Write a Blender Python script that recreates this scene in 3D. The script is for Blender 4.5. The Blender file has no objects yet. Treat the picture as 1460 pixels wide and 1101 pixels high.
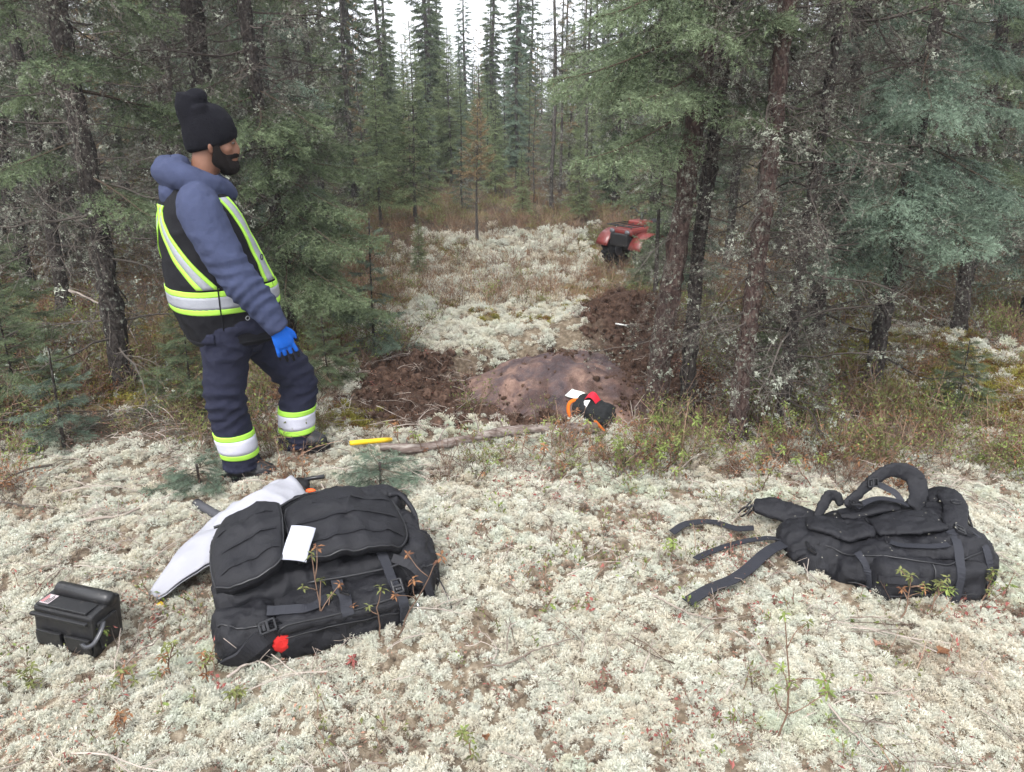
import bpy, bmesh, math, random
import numpy as np
from mathutils import Vector, Matrix, Euler

S = bpy.context.scene
COL = S.collection
R = math.radians
PI = math.pi

# ------------------------------------------------------------------ camera
CAM_H, PITCH, FPX = 1.75, R(20.0), 1116.0
cam = bpy.data.cameras.new('camera')
cam.sensor_width = 36.0
cam.lens = 36.0 * FPX / 1460.0
cam.clip_start, cam.clip_end = 0.05, 900.0
camo = bpy.data.objects.new('camera', cam)
COL.objects.link(camo)
camo.location = (0, 0, CAM_H)
camo.rotation_euler = (R(90) - PITCH, 0, 0)
S.camera = camo

# ------------------------------------------------------------------ sky, sun, exposure (overcast daylight)
SUN_EL, SUN_ROT = R(52), R(205)
W = bpy.data.worlds.new('World'); S.world = W; W.use_nodes = True
wn = W.node_tree; wn.nodes.clear()
sky = wn.nodes.new('ShaderNodeTexSky'); sky.sky_type = 'NISHITA'; sky.sun_disc = False
sky.sun_elevation, sky.sun_rotation = SUN_EL, SUN_ROT
sky.air_density, sky.dust_density, sky.ozone_density = 1.0, 4.0, 1.0
hs = wn.nodes.new('ShaderNodeHueSaturation'); hs.inputs['Saturation'].default_value = 0.16
mxw = wn.nodes.new('ShaderNodeMix'); mxw.data_type = 'RGBA'      # cloud deck: evens the clear sky out
mxw.inputs[0].default_value = 0.55
mxw.inputs[7].default_value = (9.5, 9.8, 10.5, 1)
bg = wn.nodes.new('ShaderNodeBackground'); bg.inputs[1].default_value = 0.12
wo = wn.nodes.new('ShaderNodeOutputWorld')
wn.links.new(sky.outputs[0], hs.inputs['Color']); wn.links.new(hs.outputs[0], mxw.inputs[6])
wn.links.new(mxw.outputs[2], bg.inputs[0]); wn.links.new(bg.outputs[0], wo.inputs[0])
sun = bpy.data.lights.new('sun', 'SUN'); sun.energy = 1.45; sun.angle = R(25); sun.color = (1, .985, .965)
suno = bpy.data.objects.new('sun', sun); COL.objects.link(suno)
# the sky's sun_rotation 0 is +Y and turns clockwise seen from above
_sd = Vector((math.sin(SUN_ROT) * math.cos(SUN_EL), math.cos(SUN_ROT) * math.cos(SUN_EL), math.sin(SUN_EL)))
suno.rotation_euler = _sd.to_track_quat('Z', 'Y').to_euler()
S.view_settings.view_transform = 'Standard'; S.view_settings.look = 'None'
S.view_settings.gamma = 1.0; S.view_settings.use_curve_mapping = False
S.view_settings.exposure = 1.38
S.render.engine = 'CYCLES'
cy = S.cycles
cy.use_denoising = True; cy.denoiser = "OPENIMAGEDENOISE"; cy.denoising_input_passes = "RGB_ALBEDO_NORMAL"
cy.max_bounces = 5; cy.diffuse_bounces = 3; cy.glossy_bounces = 2; cy.transmission_bounces = 2; cy.transparent_max_bounces = 6
cy.caustics_reflective = cy.caustics_refractive = False
cy.sample_clamp_indirect = 4.0

# ------------------------------------------------------------------ helpers
rng = np.random.default_rng(7)
random.seed(7)

def pix(px, py, z=0.0):
    """the point of the place that stands at photo pixel (px, py), on the level z"""
    x = (px - 730) / FPX; y = -(py - 550.5) / FPX
    d = (x, math.cos(PITCH) + y * math.sin(PITCH), -math.sin(PITCH) + y * math.cos(PITCH))
    t = (z - CAM_H) / d[2]
    return np.array((d[0] * t, d[1] * t, z))

def pixy(px, py, Y):
    x = (px - 730) / FPX; y = -(py - 550.5) / FPX
    d = (x, math.cos(PITCH) + y * math.sin(PITCH), -math.sin(PITCH) + y * math.cos(PITCH))
    t = Y / d[1]
    return np.array((d[0] * t, Y, CAM_H + d[2] * t))

def _h(i, j, k=0):
    n = (i * 374761393 + j * 668265263 + k * 2147483647 * 3 + 1013904223) & 0xffffffff
    n = ((n ^ (n >> 13)) * 1274126177) & 0xffffffff
    n = ((n ^ (n >> 16)) * 2246822519) & 0xffffffff
    return ((n ^ (n >> 15)) & 0xffffff) / 16777215.0

def noise2(x, y, seed=0):
    x = np.asarray(x, float); y = np.asarray(y, float)
    xi = np.floor(x).astype(np.int64); yi = np.floor(y).astype(np.int64)
    u = x - xi; v = y - yi
    u = u * u * u * (u * (u * 6 - 15) + 10); v = v * v * v * (v * (v * 6 - 15) + 10)
    a = _h(xi, yi, seed); b = _h(xi + 1, yi, seed); c = _h(xi, yi + 1, seed); d = _h(xi + 1, yi + 1, seed)
    return (a * (1 - u) + b * u) * (1 - v) + (c * (1 - u) + d * u) * v - 0.5

def fbm2(x, y, oct=4, seed=0, gain=0.5):
    s = 0; a = 1.0; f = 1.0
    for o in range(oct):
        s = s + a * noise2(x * f + 17.3 * o, y * f - 9.1 * o, seed + o); a *= gain; f *= 2.03
    return s

def noise3(p, seed=0):
    p = np.asarray(p, float); i = np.floor(p).astype(np.int64); f = p - i
    f = f * f * (3 - 2 * f); s = 0
    for dx in (0, 1):
        for dy in (0, 1):
            for dz in (0, 1):
                w = (f[:, 0] if dx else 1 - f[:, 0]) * (f[:, 1] if dy else 1 - f[:, 1]) * (f[:, 2] if dz else 1 - f[:, 2])
                s = s + w * _h(i[:, 0] + dx, i[:, 1] + dy, (i[:, 2] + dz) * 7919 + seed)
    return s - 0.5

def fbm3(p, oct=3, seed=0, gain=0.5):
    s = 0; a = 1.0; f = 1.0
    for o in range(oct):
        s = s + a * noise3(p * f + 11.7 * o, seed + o); a *= gain; f *= 2.03
    return s

def sstep(a, b, x):
    t = np.clip((x - a) / (b - a), 0, 1); return t * t * (3 - 2 * t)

def poly_mesh(name, V, F, mats=(), mi=None, tint=None, smooth=False):
    """V (n,3); F a list of int arrays (m,3) or (m,4)"""
    V = np.asarray(V, np.float32)
    if isinstance(F, np.ndarray): F = [F]
    F = [np.asarray(f, np.int32) for f in F if len(f)]
    me = bpy.data.meshes.new(name)
    me.vertices.add(len(V)); me.vertices.foreach_set('co', V.ravel())
    nl = sum(f.size for f in F); npl = sum(len(f) for f in F)
    me.loops.add(nl); me.polygons.add(npl)
    me.loops.foreach_set('vertex_index', np.concatenate([f.ravel() for f in F]))
    tot = np.concatenate([np.full(len(f), f.shape[1], np.int32) for f in F])
    st = np.concatenate([[0], np.cumsum(tot)[:-1]]).astype(np.int32)
    me.polygons.foreach_set('loop_start', st)
    try: me.polygons.foreach_set('loop_total', tot)
    except Exception: pass
    for m in mats: me.materials.append(m)
    if mi is not None: me.polygons.foreach_set('material_index', np.asarray(mi, np.int32))
    if smooth is True: me.polygons.foreach_set('use_smooth', np.ones(npl, bool))
    elif smooth is False: me.polygons.foreach_set('use_smooth', np.zeros(npl, bool))
    else: me.polygons.foreach_set('use_smooth', np.asarray(smooth, bool))
    if tint is not None:
        a = me.attributes.new('tint', 'FLOAT', 'POINT'); a.data.foreach_set('value', np.asarray(tint, np.float32))
    me.update(calc_edges=True); me.validate()
    return me

def link(name, me, parent=None, loc=None, rot=None, scale=None):
    o = bpy.data.objects.new(name, me); COL.objects.link(o)
    if parent is not None: o.parent = parent
    if loc is not None: o.location = loc
    if rot is not None: o.rotation_euler = rot
    if scale is not None: o.scale = scale if hasattr(scale, '__len__') else (scale,) * 3
    return o

def tag(o, label=None, cat=None, group=None, kind=None):
    if label: o['label'] = label
    if cat: o['category'] = cat
    if group: o['group'] = group
    if kind: o['kind'] = kind
    return o

def empty(name, loc=(0, 0, 0), rot=(0, 0, 0), scale=1.0):
    o = bpy.data.objects.new(name, None); COL.objects.link(o)
    o.location = loc; o.rotation_euler = rot; o.scale = (scale,) * 3; o.empty_display_size = .1
    return o

def copy_tree(o, parent=None):
    c = o.copy(); COL.objects.link(c); c.parent = parent
    for k in ('label', 'category', 'group'):
        if parent is not None and k in c and k != 'label': del c[k]
    for ch in list(o.children): copy_tree(ch, c)
    return c

class MB:
    """collects vertices and faces for one mesh"""
    def __init__(s): s.V = []; s.T = []; s.Q = []; s.n = 0; s.tm = []; s.qm = []; s.tint = []
    def add(s, V, F, m=0, tint=0.0):
        V = np.asarray(V, float); F = np.asarray(F, np.int64)
        if len(V) == 0 or len(F) == 0: return
        s.V.append(V); (s.T if F.shape[1] == 3 else s.Q).append(F + s.n)
        (s.tm if F.shape[1] == 3 else s.qm).append(np.full(len(F), m, np.int32) if np.isscalar(m) else m)
        s.tint.append(np.full(len(V), tint) if np.isscalar(tint) else np.asarray(tint)); s.n += len(V)
    def mesh(s, name, mats=(), smooth=False):
        F = []; mi = []
        if s.T: F.append(np.concatenate(s.T)); mi += s.tm
        if s.Q: F.append(np.concatenate(s.Q)); mi += s.qm
        return poly_mesh(name, np.concatenate(s.V), F, mats, np.concatenate(mi), np.concatenate(s.tint), smooth)
    def obj(s, name, mats=(), parent=None, smooth=False, **k):
        return link(name, s.mesh(name, mats if isinstance(mats, (list, tuple)) else [mats], smooth), parent, **k)

def catmull(P, n):
    P = np.asarray(P, float)
    if len(P) < 3:
        t = np.linspace(0, len(P) - 1, n); i = np.clip(t.astype(int), 0, len(P) - 2); f = (t - i)[:, None]
        return P[i] * (1 - f) + P[i + 1] * f
    Q = np.vstack([2 * P[0] - P[1], P, 2 * P[-1] - P[-2]])
    t = np.linspace(0, len(P) - 1, n); i = np.clip(t.astype(int), 0, len(P) - 2); f = (t - i)[:, None]
    p0, p1, p2, p3 = Q[i], Q[i + 1], Q[i + 2], Q[i + 3]
    return 0.5 * (2 * p1 + (p2 - p0) * f + (2 * p0 - 5 * p1 + 4 * p2 - p3) * f ** 2 + (3 * p1 - p0 - 3 * p2 + p3) * f ** 3)

def frames(P, up=(0, 0, 1)):
    T = np.gradient(P, axis=0); T /= np.linalg.norm(T, axis=1)[:, None] + 1e-12
    if up is None:                                            # carried along without twisting
        a = np.cross(T[0], (0, 0, 1.0) if abs(T[0, 2]) < .8 else (0, 1.0, 0)); A = np.zeros_like(P)
        for i in range(len(P)):
            a = a - T[i] * (a @ T[i]); a = a / (np.linalg.norm(a) + 1e-12); A[i] = a
        return T, A, np.cross(A, T)
    up = np.asarray(up, float)
    A = np.cross(T, up)
    bad = np.linalg.norm(A, axis=1) < 1e-3
    if bad.any(): A[bad] = np.cross(T[bad], np.array((0.31, 0.9, 0.2)))
    A /= np.linalg.norm(A, axis=1)[:, None]
    B = np.cross(A, T)
    return T, A, B

def tube(P, r, k=8, n=None, up=None, cap=True, rb=None):
    """closed tube along P; r radius per point (across), rb radius the other way"""
    P = np.asarray(P, float); r = np.broadcast_to(np.asarray(r, float), (len(P),)) if np.ndim(r) == 0 else np.asarray(r, float)
    rb = r if rb is None else (np.broadcast_to(np.asarray(rb, float), (len(P),)) if np.ndim(rb) == 0 else np.asarray(rb, float))
    if n:
        t0 = np.linspace(0, 1, len(P)); t1 = np.linspace(0, 1, n)
        r = np.interp(t1, t0, r); rb = np.interp(t1, t0, rb); P = catmull(P, n)
    T, A, B = frames(P, up); m = len(P)
    a = np.linspace(0, 2 * PI, k, endpoint=False)
    V = P[:, None] + A[:, None] * (np.cos(a)[None, :, None] * r[:, None, None]) + B[:, None] * (np.sin(a)[None, :, None] * rb[:, None, None])
    V = V.reshape(-1, 3)
    i = np.arange(m - 1)[:, None] * k; j = np.arange(k)[None]; j2 = (j + 1) % k
    Q = np.stack([i + j, i + j2, i + k + j2, i + k + j], -1).reshape(-1, 4)
    if not cap: return V, [Q]
    c0, c1 = len(V), len(V) + 1
    V = np.vstack([V, P[0], P[-1]]); jj = np.arange(k)
    T3 = np.vstack([np.stack([np.full(k, c0), (jj + 1) % k, jj], 1), np.stack([np.full(k, c1), (m - 1) * k + jj, (m - 1) * k + (jj + 1) % k], 1)])
    return V, [Q, T3]

def add_tube(mb, *a, m=0, tint=0.0, **k):
    V, F = tube(*a, **k); n0 = mb.n
    mb.V.append(V); mb.n += len(V); mb.tint.append(np.full(len(V), tint))
    for f in F:
        (mb.T if f.shape[1] == 3 else mb.Q).append(f + n0); (mb.tm if f.shape[1] == 3 else mb.qm).append(np.full(len(f), m, np.int32))

def strap(P, w, th, n=None, up=(0, 0, 1)):
    """flat webbing along P: width w, thickness th"""
    P = catmull(P, n) if n else np.asarray(P, float)
    T, A, B = frames(P, up); m = len(P)
    w = np.broadcast_to(w, (m,)) if np.ndim(w) == 0 else np.interp(np.linspace(0, 1, m), np.linspace(0, 1, len(w)), w)
    c = [(-1, -1), (1, -1), (1, 1), (-1, 1)]
    V = np.stack([P + A * (sx * w / 2)[:, None] + B * (sy * th / 2) for sx, sy in c], 1).reshape(-1, 3)
    i = np.arange(m - 1)[:, None] * 4; j = np.arange(4)[None]; j2 = (j + 1) % 4
    Q = np.stack([i + j, i + j2, i + 4 + j2, i + 4 + j], -1).reshape(-1, 4)
    e = (m - 1) * 4
    return V, np.vstack([Q, [[3, 2, 1, 0]], [[e, e + 1, e + 2, e + 3]]])

def box(lo, hi, bev=0.0):
    bm = bmesh.new(); bmesh.ops.create_cube(bm, size=1)
    lo = np.asarray(lo, float); hi = np.asarray(hi, float)
    for v in bm.verts: v.co = Vector((lo + hi) / 2 + np.array(v.co) * (hi - lo))
    if bev: bmesh.ops.bevel(bm, geom=bm.edges[:], offset=bev, segments=2, affect='EDGES', profile=.6)
    bmesh.ops.triangulate(bm, faces=bm.faces[:])
    V = np.array([v.co[:] for v in bm.verts]); F = np.array([[v.index for v in f.verts] for f in bm.faces]); bm.free()
    return V, F

def ico(c, r, sub=2):
    bm = bmesh.new(); bmesh.ops.create_icosphere(bm, subdivisions=sub, radius=1)
    V = np.array([v.co[:] for v in bm.verts]); F = np.array([[v.index for v in f.verts] for f in bm.faces]); bm.free()
    return V * np.asarray(r, float) + np.asarray(c, float), F

def unit(v): return v / (np.linalg.norm(v, axis=-1, keepdims=True) + 1e-9)

def rotm(rx, ry, rz): return np.array(Euler((rx, ry, rz)).to_matrix())

def fuse(parts, voxel, smooth=6, fac=0.5):
    """union of closed shapes [(V, faces)] by voxel remesh, then smoothed: one continuous surface (V, quads)"""
    mb = MB()
    for V, F in parts:
        if isinstance(F, np.ndarray): F = [F]
        n0 = mb.n; mb.V.append(np.asarray(V)); mb.n += len(V); mb.tint.append(np.zeros(len(V)))
        for f in F:
            (mb.T if f.shape[1] == 3 else mb.Q).append(f + n0); (mb.tm if f.shape[1] == 3 else mb.qm).append(np.zeros(len(f), np.int32))
    o = link('fuse_work', mb.mesh('fuse_work'))
    m = o.modifiers.new('r', 'REMESH'); m.mode = 'VOXEL'; m.voxel_size = voxel
    if smooth:
        s = o.modifiers.new('s', 'SMOOTH'); s.iterations = smooth; s.factor = fac
    dg = bpy.context.evaluated_depsgraph_get(); dg.update()
    ev = o.evaluated_get(dg); me = bpy.data.meshes.new_from_object(ev)
    V = np.empty(len(me.vertices) * 3); me.vertices.foreach_get('co', V); V = V.reshape(-1, 3)
    nl = np.empty(len(me.loops), np.int64); me.loops.foreach_get('vertex_index', nl)
    N = np.empty(len(me.vertices) * 3); me.vertices.foreach_get('normal', N); N = N.reshape(-1, 3)
    Q = nl.reshape(-1, 4)
    old = o.data; bpy.data.objects.remove(o); bpy.data.meshes.remove(old); bpy.data.meshes.remove(me)
    return V, Q, N

# ------------------------------------------------------------------ material helpers
def mat(name, col=(.5, .5, .5), rough=.8, spec=.3, **k):
    m = bpy.data.materials.new(name); m.use_nodes = True
    b = m.node_tree.nodes['Principled BSDF']
    b.inputs['Base Color'].default_value = (*col, 1); b.inputs['Roughness'].default_value = rough
    b.inputs['Specular IOR Level'].default_value = spec
    for n, v in k.items(): b.inputs[n.replace('_', ' ')].default_value = v
    return m

class NT:
    def __init__(s, m): s.t = m.node_tree; s.b = s.t.nodes['Principled BSDF']
    def n(s, ty, **k):
        x = s.t.nodes.new('ShaderNode' + ty)
        for a, v in k.items():
            if a in x.inputs: x.inputs[a].default_value = v
            else: setattr(x, a, v)
        return x
    def l(s, a, b): s.t.links.new(a, b)
    def coord(s, kind='Object', scale=(1, 1, 1)):
        c = s.n('TexCoord'); m = s.n('Mapping'); m.inputs['Scale'].default_value = scale
        s.l(c.outputs[kind], m.inputs[0]); return m.outputs[0]
    def noise(s, v, scale, detail=3, rough=.55, dist=0):
        x = s.n('TexNoise'); x.inputs['Scale'].default_value = scale; x.inputs['Detail'].default_value = detail
        x.inputs['Roughness'].default_value = rough; x.inputs['Distortion'].default_value = dist
        s.l(v, x.inputs['Vector']); return x.outputs[0]
    def ramp(s, f, stops):
        r = s.n('ValToRGB'); e = r.color_ramp.elements
        while len(e) < len(stops): e.new(.5)
        for x, (p, c) in zip(e, stops): x.position = p; x.color = (*c, 1) if len(c) == 3 else c
        s.l(f, r.inputs[0]); return r.outputs[0]
    def mix(s, f, a, b, mode='MIX'):
        x = s.n('Mix', data_type='RGBA', blend_type=mode)
        for i, v in ((0, f), (6, a), (7, b)):
            if isinstance(v, (int, float)): x.inputs[i].default_value = v
            elif isinstance(v, tuple): x.inputs[i].default_value = (*v, 1)
            else: s.l(v, x.inputs[i])
        return x.outputs[2]
    def math(s, op, a, b=0.5):
        x = s.n('Math', operation=op)
        for i, v in ((0, a), (1, b)):
            if isinstance(v, (int, float)): x.inputs[i].default_value = v
            else: s.l(v, x.inputs[i])
        return x.outputs[0]
    def attr(s, name):
        a = s.n('Attribute'); a.attribute_name = name; return a
    def bump(s, h, dist=.01, strength=.6):
        b = s.n('Bump'); b.inputs['Strength'].default_value = strength; b.inputs['Distance'].default_value = dist
        s.l(h, b.inputs['Height']); s.l(b.outputs[0], s.b.inputs['Normal'])

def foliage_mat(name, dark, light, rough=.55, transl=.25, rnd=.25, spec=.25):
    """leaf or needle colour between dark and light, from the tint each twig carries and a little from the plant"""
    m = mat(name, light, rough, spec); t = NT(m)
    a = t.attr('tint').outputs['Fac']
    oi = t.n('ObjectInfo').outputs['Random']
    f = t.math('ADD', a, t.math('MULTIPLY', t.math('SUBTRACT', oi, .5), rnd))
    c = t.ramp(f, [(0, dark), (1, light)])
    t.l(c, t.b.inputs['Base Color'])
    if transl:
        tr = t.n('BsdfTranslucent'); t.l(c, tr.inputs[0])
        ms = t.n('MixShader'); ms.inputs[0].default_value = transl
        out = [n for n in t.t.nodes if n.type == 'OUTPUT_MATERIAL'][0]
        t.l(t.b.outputs[0], ms.inputs[1]); t.l(tr.outputs[0], ms.inputs[2]); t.l(ms.outputs[0], out.inputs[0])
    return m

def qcurve(p0, d, l, bend, n=4):
    """(m,n,3) curves from p0 along d, length l, bent by the vector bend*l at the tip"""
    t = np.linspace(0, 1, n)[None, :, None]
    return p0[:, None] + d[:, None] * l[:, None, None] * t + bend[:, None] * (l[:, None, None] * t ** 2)

def ribs(mb, C, w0, w1, g, m, tint):
    """ribbons along curves C (m,n,3)"""
    k, n, _ = C.shape
    if k == 0: return
    s = perp(C[:, -1] - C[:, 0], g)
    w = np.linspace(1, 0, n)[None, :, None] * (np.broadcast_to(w0, (k,)) - w1)[:, None, None] + w1
    A = C - s[:, None] * w * .5; B = C + s[:, None] * w * .5
    V = np.stack([A, B], 2).reshape(-1, 3)
    i = (np.arange(k)[:, None] * n + np.arange(n - 1)[None]).ravel() * 2
    tn = np.repeat(np.broadcast_to(tint, (k,)), n * 2)
    mb.add(V, np.stack([i, i + 1, i + 3, i + 2], 1), m, tn)

def perp(d, g):
    a = np.cross(d, g.normal(0, 1, d.shape)); return a / (np.linalg.norm(a, axis=1)[:, None] + 1e-9)

SRC = {}
def sources(name, meshes):
    c = bpy.data.collections.new(name)
    for i, me in enumerate(meshes): c.objects.link(bpy.data.objects.new('%s_%02d' % (name, i), me))
    SRC[name] = c
    return c

def scatter(name, P, rot, scl, coll, nsrc, label=None, cat=None, parent=None, seed=1):
    """stuff: points that carry copies of the shapes in COLL (geometry nodes)"""
    P = np.asarray(P, np.float32); n = len(P)
    me = bpy.data.meshes.new(name); me.vertices.add(n); me.vertices.foreach_set('co', P.ravel())
    a = me.attributes.new('rot', 'FLOAT_VECTOR', 'POINT'); a.data.foreach_set('vector', np.asarray(rot, np.float32).ravel())
    a = me.attributes.new('scl', 'FLOAT', 'POINT'); a.data.foreach_set('value', np.asarray(scl, np.float32))
    a = me.attributes.new('idx', 'INT', 'POINT'); a.data.foreach_set('value', np.random.default_rng(seed).integers(0, nsrc, n).astype(np.int32))
    o = link(name, me, parent)
    g = bpy.data.node_groups.new(name, 'GeometryNodeTree')
    g.interface.new_socket('Geometry', in_out='INPUT', socket_type='NodeSocketGeometry')
    g.interface.new_socket('Geometry', in_out='OUTPUT', socket_type='NodeSocketGeometry')
    N = g.nodes; gi = N.new('NodeGroupInput'); go = N.new('NodeGroupOutput'); ip = N.new('GeometryNodeInstanceOnPoints')
    ci = N.new('GeometryNodeCollectionInfo'); ci.inputs['Collection'].default_value = coll
    ci.inputs['Separate Children'].default_value = True; ci.inputs['Reset Children'].default_value = True
    def na(nm, ty):
        x = N.new('GeometryNodeInputNamedAttribute'); x.data_type = ty; x.inputs['Name'].default_value = nm; return x.outputs['Attribute']
    g.links.new(gi.outputs[0], ip.inputs['Points']); g.links.new(ci.outputs[0], ip.inputs['Instance'])
    ip.inputs['Pick Instance'].default_value = True
    g.links.new(na('idx', 'INT'), ip.inputs['Instance Index']); g.links.new(na('rot', 'FLOAT_VECTOR'), ip.inputs['Rotation'])
    g.links.new(na('scl', 'FLOAT'), ip.inputs['Scale']); g.links.new(ip.outputs[0], go.inputs[0])
    md = o.modifiers.new('scatter', 'NODES'); md.node_group = g
    tag(o, label, cat, None, 'stuff')
    return o
# ================================================================== terrain
def warp(x, y, s=1.0, seed=50): return fbm2(x * s, y * s, 3, seed)

def m_dirt(x, y):
    """bare reddish peat round the uncovered rock"""
    w = warp(x, y, 2.2, 51) * .55
    w2 = warp(x, y, 7., 151) * .35
    a = 1 - ((x - .05) / 1.10) ** 2 - ((y - 4.86) / .88) ** 2
    b = np.maximum(1 - ((x - 1.0) / .52) ** 2 - ((y - 6.1) / .85) ** 2, 1 - ((x - .95) / .42) ** 2 - ((y - 4.95) / .75) ** 2)
    c = 1 - ((x + .62) / .48) ** 2 - ((y - 4.80) / .90) ** 2
    return np.clip(np.maximum(np.maximum(a, b), c) * 1.6 + w + w2 + .05, 0, 1)

def m_litter(x, y):
    """dark needle and twig litter under the trees"""
    w = warp(x, y, 1.3, 61) * .9 + warp(x, y, 6., 161) * .35
    L = sstep(-.9, -1.7, x) * sstep(3.55, 4.05, y + .10 * (x + 1.6))
    L = np.maximum(L, sstep(-.55, -.95, x) * sstep(4.9, 5.4, y) * (1 - sstep(6.2, 6.8, y)) * .9)
    Rr = sstep(.55, .95, x - .05 * (y - 4)) * sstep(3.55, 3.95, y + .12 * w) * (1 - .75 * sstep(2.0, 2.7, x) * (1 - sstep(5.5, 6.5, y)))
    B = sstep(11.6, 12.8, y + .5 * w)
    side = np.maximum(sstep(-1.3, -2.2, x + .12 * (y - 4)), sstep(1.3, 1.9, x - .05 * (y - 4))) * sstep(5, 7, y)
    v = np.maximum(np.maximum(L, Rr), np.maximum(B, side))
    far = sstep(-2.2, -2.9, x) * sstep(2.9, 3.4, y)
    return np.clip(np.maximum(v, far * .7) + w * .8 * (v > .02), 0, 1)

def m_moss(x, y):
    w = warp(x, y, 1.1, 71); w2 = warp(x, y, 4., 171)
    v = sstep(.12, .34, w + w2 * .4) * sstep(5.0, 6.2, y) * .8
    r = (1 - ((x - 3.0) / .85) ** 2 - ((y - 5.0) / 1.05) ** 2)
    l = (1 - ((x + 2.5) / 1.0) ** 2 - ((y - 5.6) / 1.3) ** 2)
    s = (1 - ((x + .95) / .3) ** 2 - ((y - 4.15) / .35) ** 2)
    k = (1 - ((x - .95) / .3) ** 2 - ((y - 5.55) / .35) ** 2)
    u = np.clip(np.maximum(np.maximum(r, l), np.maximum(s, k)) * 1.4 + w * .9 + w2 * .7, 0, 1)
    return np.clip(np.maximum(v, u), 0, 1)

def base_h(x, y):
    z = .10 * fbm2(x * .7, y * .7, 3, 11) + .045 * fbm2(x * 2.6, y * 2.6, 3, 12)
    z = z * sstep(1.0, 2.0, y + .8) - .22 * sstep(6.4, 8.4, y) * (1 - .0 * y)
    z = z + .07 * np.exp(-((x + .98) / .3) ** 2 - ((y - 3.85) / .3) ** 2)      # hummock under the forward boot
    z = z + .5 * fbm2(x * .06, y * .06, 2, 13) * sstep(14, 40, y)
    # the pit that was dug round the rock, with its torn peat bank behind and to the right
    w = .10 * fbm2(x * 3, y * 3, 3, 14)
    e = ((x - .28) / .92) ** 2 + ((y - 4.98) / (.74)) ** 2
    z = z - .13 * (1 - sstep(.75, 1.12, e + 1.8 * w))
    bank = np.exp(-((x - 1.02) / .42) ** 2 - ((y - 6.2) / .55) ** 2)
    z = z + (.34 + .5 * w) * bank + .10 * np.exp(-((x - .35) / .6) ** 2 - ((y - 5.95) / .22) ** 2)
    z = z + .05 * np.exp(-((x + .7) / .35) ** 2 - ((y - 5.25) / .4) ** 2)
    z = z - .12 * np.exp(-((x - .03) / .10) ** 2 - ((y - 5.72) / .09) ** 2)     # dark hole at the rim
    return z

def worley(x, y, s, seed):
    X = x * s; Y = y * s; xi = np.floor(X).astype(np.int64); yi = np.floor(Y).astype(np.int64)
    d = np.full(X.shape, 9.0)
    for dx in (-1, 0, 1):
        for dy in (-1, 0, 1):
            cx = xi + dx; cy = yi + dy
            px = cx + _h(cx, cy, seed); py = cy + _h(cx, cy, seed + 5)
            d = np.minimum(d, (px - X) ** 2 + (py - Y) ** 2)
    return np.sqrt(d)

def ground_h(x, y, fine=True):
    x = np.asarray(x, float); y = np.asarray(y, float)
    z = base_h(x, y)
    if fine:
        d = m_dirt(x, y); l = m_litter(x, y)
        near = 1 - sstep(7, 14, y)
        lich = (1 - d) * (1 - .7 * l)
        z = z + near * lich * (.040 * (.6 - worley(x + .05 * warp(x, y, 8, 5), y + .05 * warp(x, y, 8, 6), 6.5, 31)) + .022 * (.5 - worley(x, y, 19, 32)))
        z = z + near * d * (.05 * fbm2(x * 9, y * 9, 4, 33) + .02 * np.abs(fbm2(x * 25, y * 25, 2, 34)))
        z = z + near * l * .05 * fbm2(x * 8, y * 8, 3, 35)
    return z

def gz(x, y): return float(ground_h(np.array([x]), np.array([y]))[0])

ys = [-6.0, -3.0, -1.0, 0.0]; y = .6
while y < 120:
    ys.append(y); y += .012 * max(1.0, (y / 2.4) ** 1.55) if y < 14 else .25 * (y / 14) ** 2
xs = [0.0]; x = 0.0
while x < 120:
    x += .014 if x < 2.3 else (.022 if x < 4.2 else .022 * (x / 4.2) ** 2.6); xs.append(x)
xs = np.array(sorted(set([-v for v in xs] + xs))); ys = np.array(ys)
GX, GY = np.meshgrid(xs, ys)
GZ = ground_h(GX, GY)
nv = GX.size; ny, nx = GX.shape
ii = (np.arange(ny - 1)[:, None] * nx + np.arange(nx - 1)[None]).ravel()
gq = np.stack([ii, ii + 1, ii + nx + 1, ii + nx], 1)

gm = mat('lichen_ground', rough=1, spec=.05)
t = NT(gm); co = t.coord('Object')
at = t.attr('mask'); sp = t.n('SeparateColor'); t.l(at.outputs['Color'], sp.inputs[0])
n1 = t.noise(co, 34, 4, .6); n2 = t.noise(co, 6, 4, .6); n3 = t.noise(co, 130, 2, .6)
lich = t.ramp(n1, [(.36, (.045, .034, .026)), (.50, (.11, .085, .064)), (.64, (.23, .195, .15)), (.80, (.42, .39, .32))])
lich = t.mix(t.math('MULTIPLY', n2, .55), lich, (.27, .22, .15))
dirt = t.ramp(n1, [(.3, (.024, .015, .011)), (.55, (.066, .041, .031)), (.78, (.125, .085, .064))])
moss = t.ramp(n1, [(.3, (.06, .05, .022)), (.55, (.15, .125, .05)), (.75, (.22, .165, .075))])
litt = t.ramp(n3, [(.3, (.03, .024, .018)), (.55, (.085, .07, .05)), (.75, (.17, .14, .105))])
c = t.mix(sp.outputs[2], lich, litt); c = t.mix(sp.outputs[1], c, moss); c = t.mix(sp.outputs[0], c, dirt)
t.l(c, t.b.inputs['Base Color'])
t.bump(t.noise(co, 90, 3, .65), .012, .8)
gme = poly_mesh('ground', np.stack([GX.ravel(), GY.ravel(), GZ.ravel()], 1), gq, [gm], smooth=True)
ca = gme.color_attributes.new('mask', 'FLOAT_COLOR', 'POINT')
D = m_dirt(GX, GY); L = m_litter(GX, GY); M = m_moss(GX, GY)
ca.data.foreach_set('color', np.stack([D, M, L, np.ones_like(D)], -1).astype(np.float32).ravel())
ground = link('ground', gme); tag(ground, kind='structure')

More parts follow.
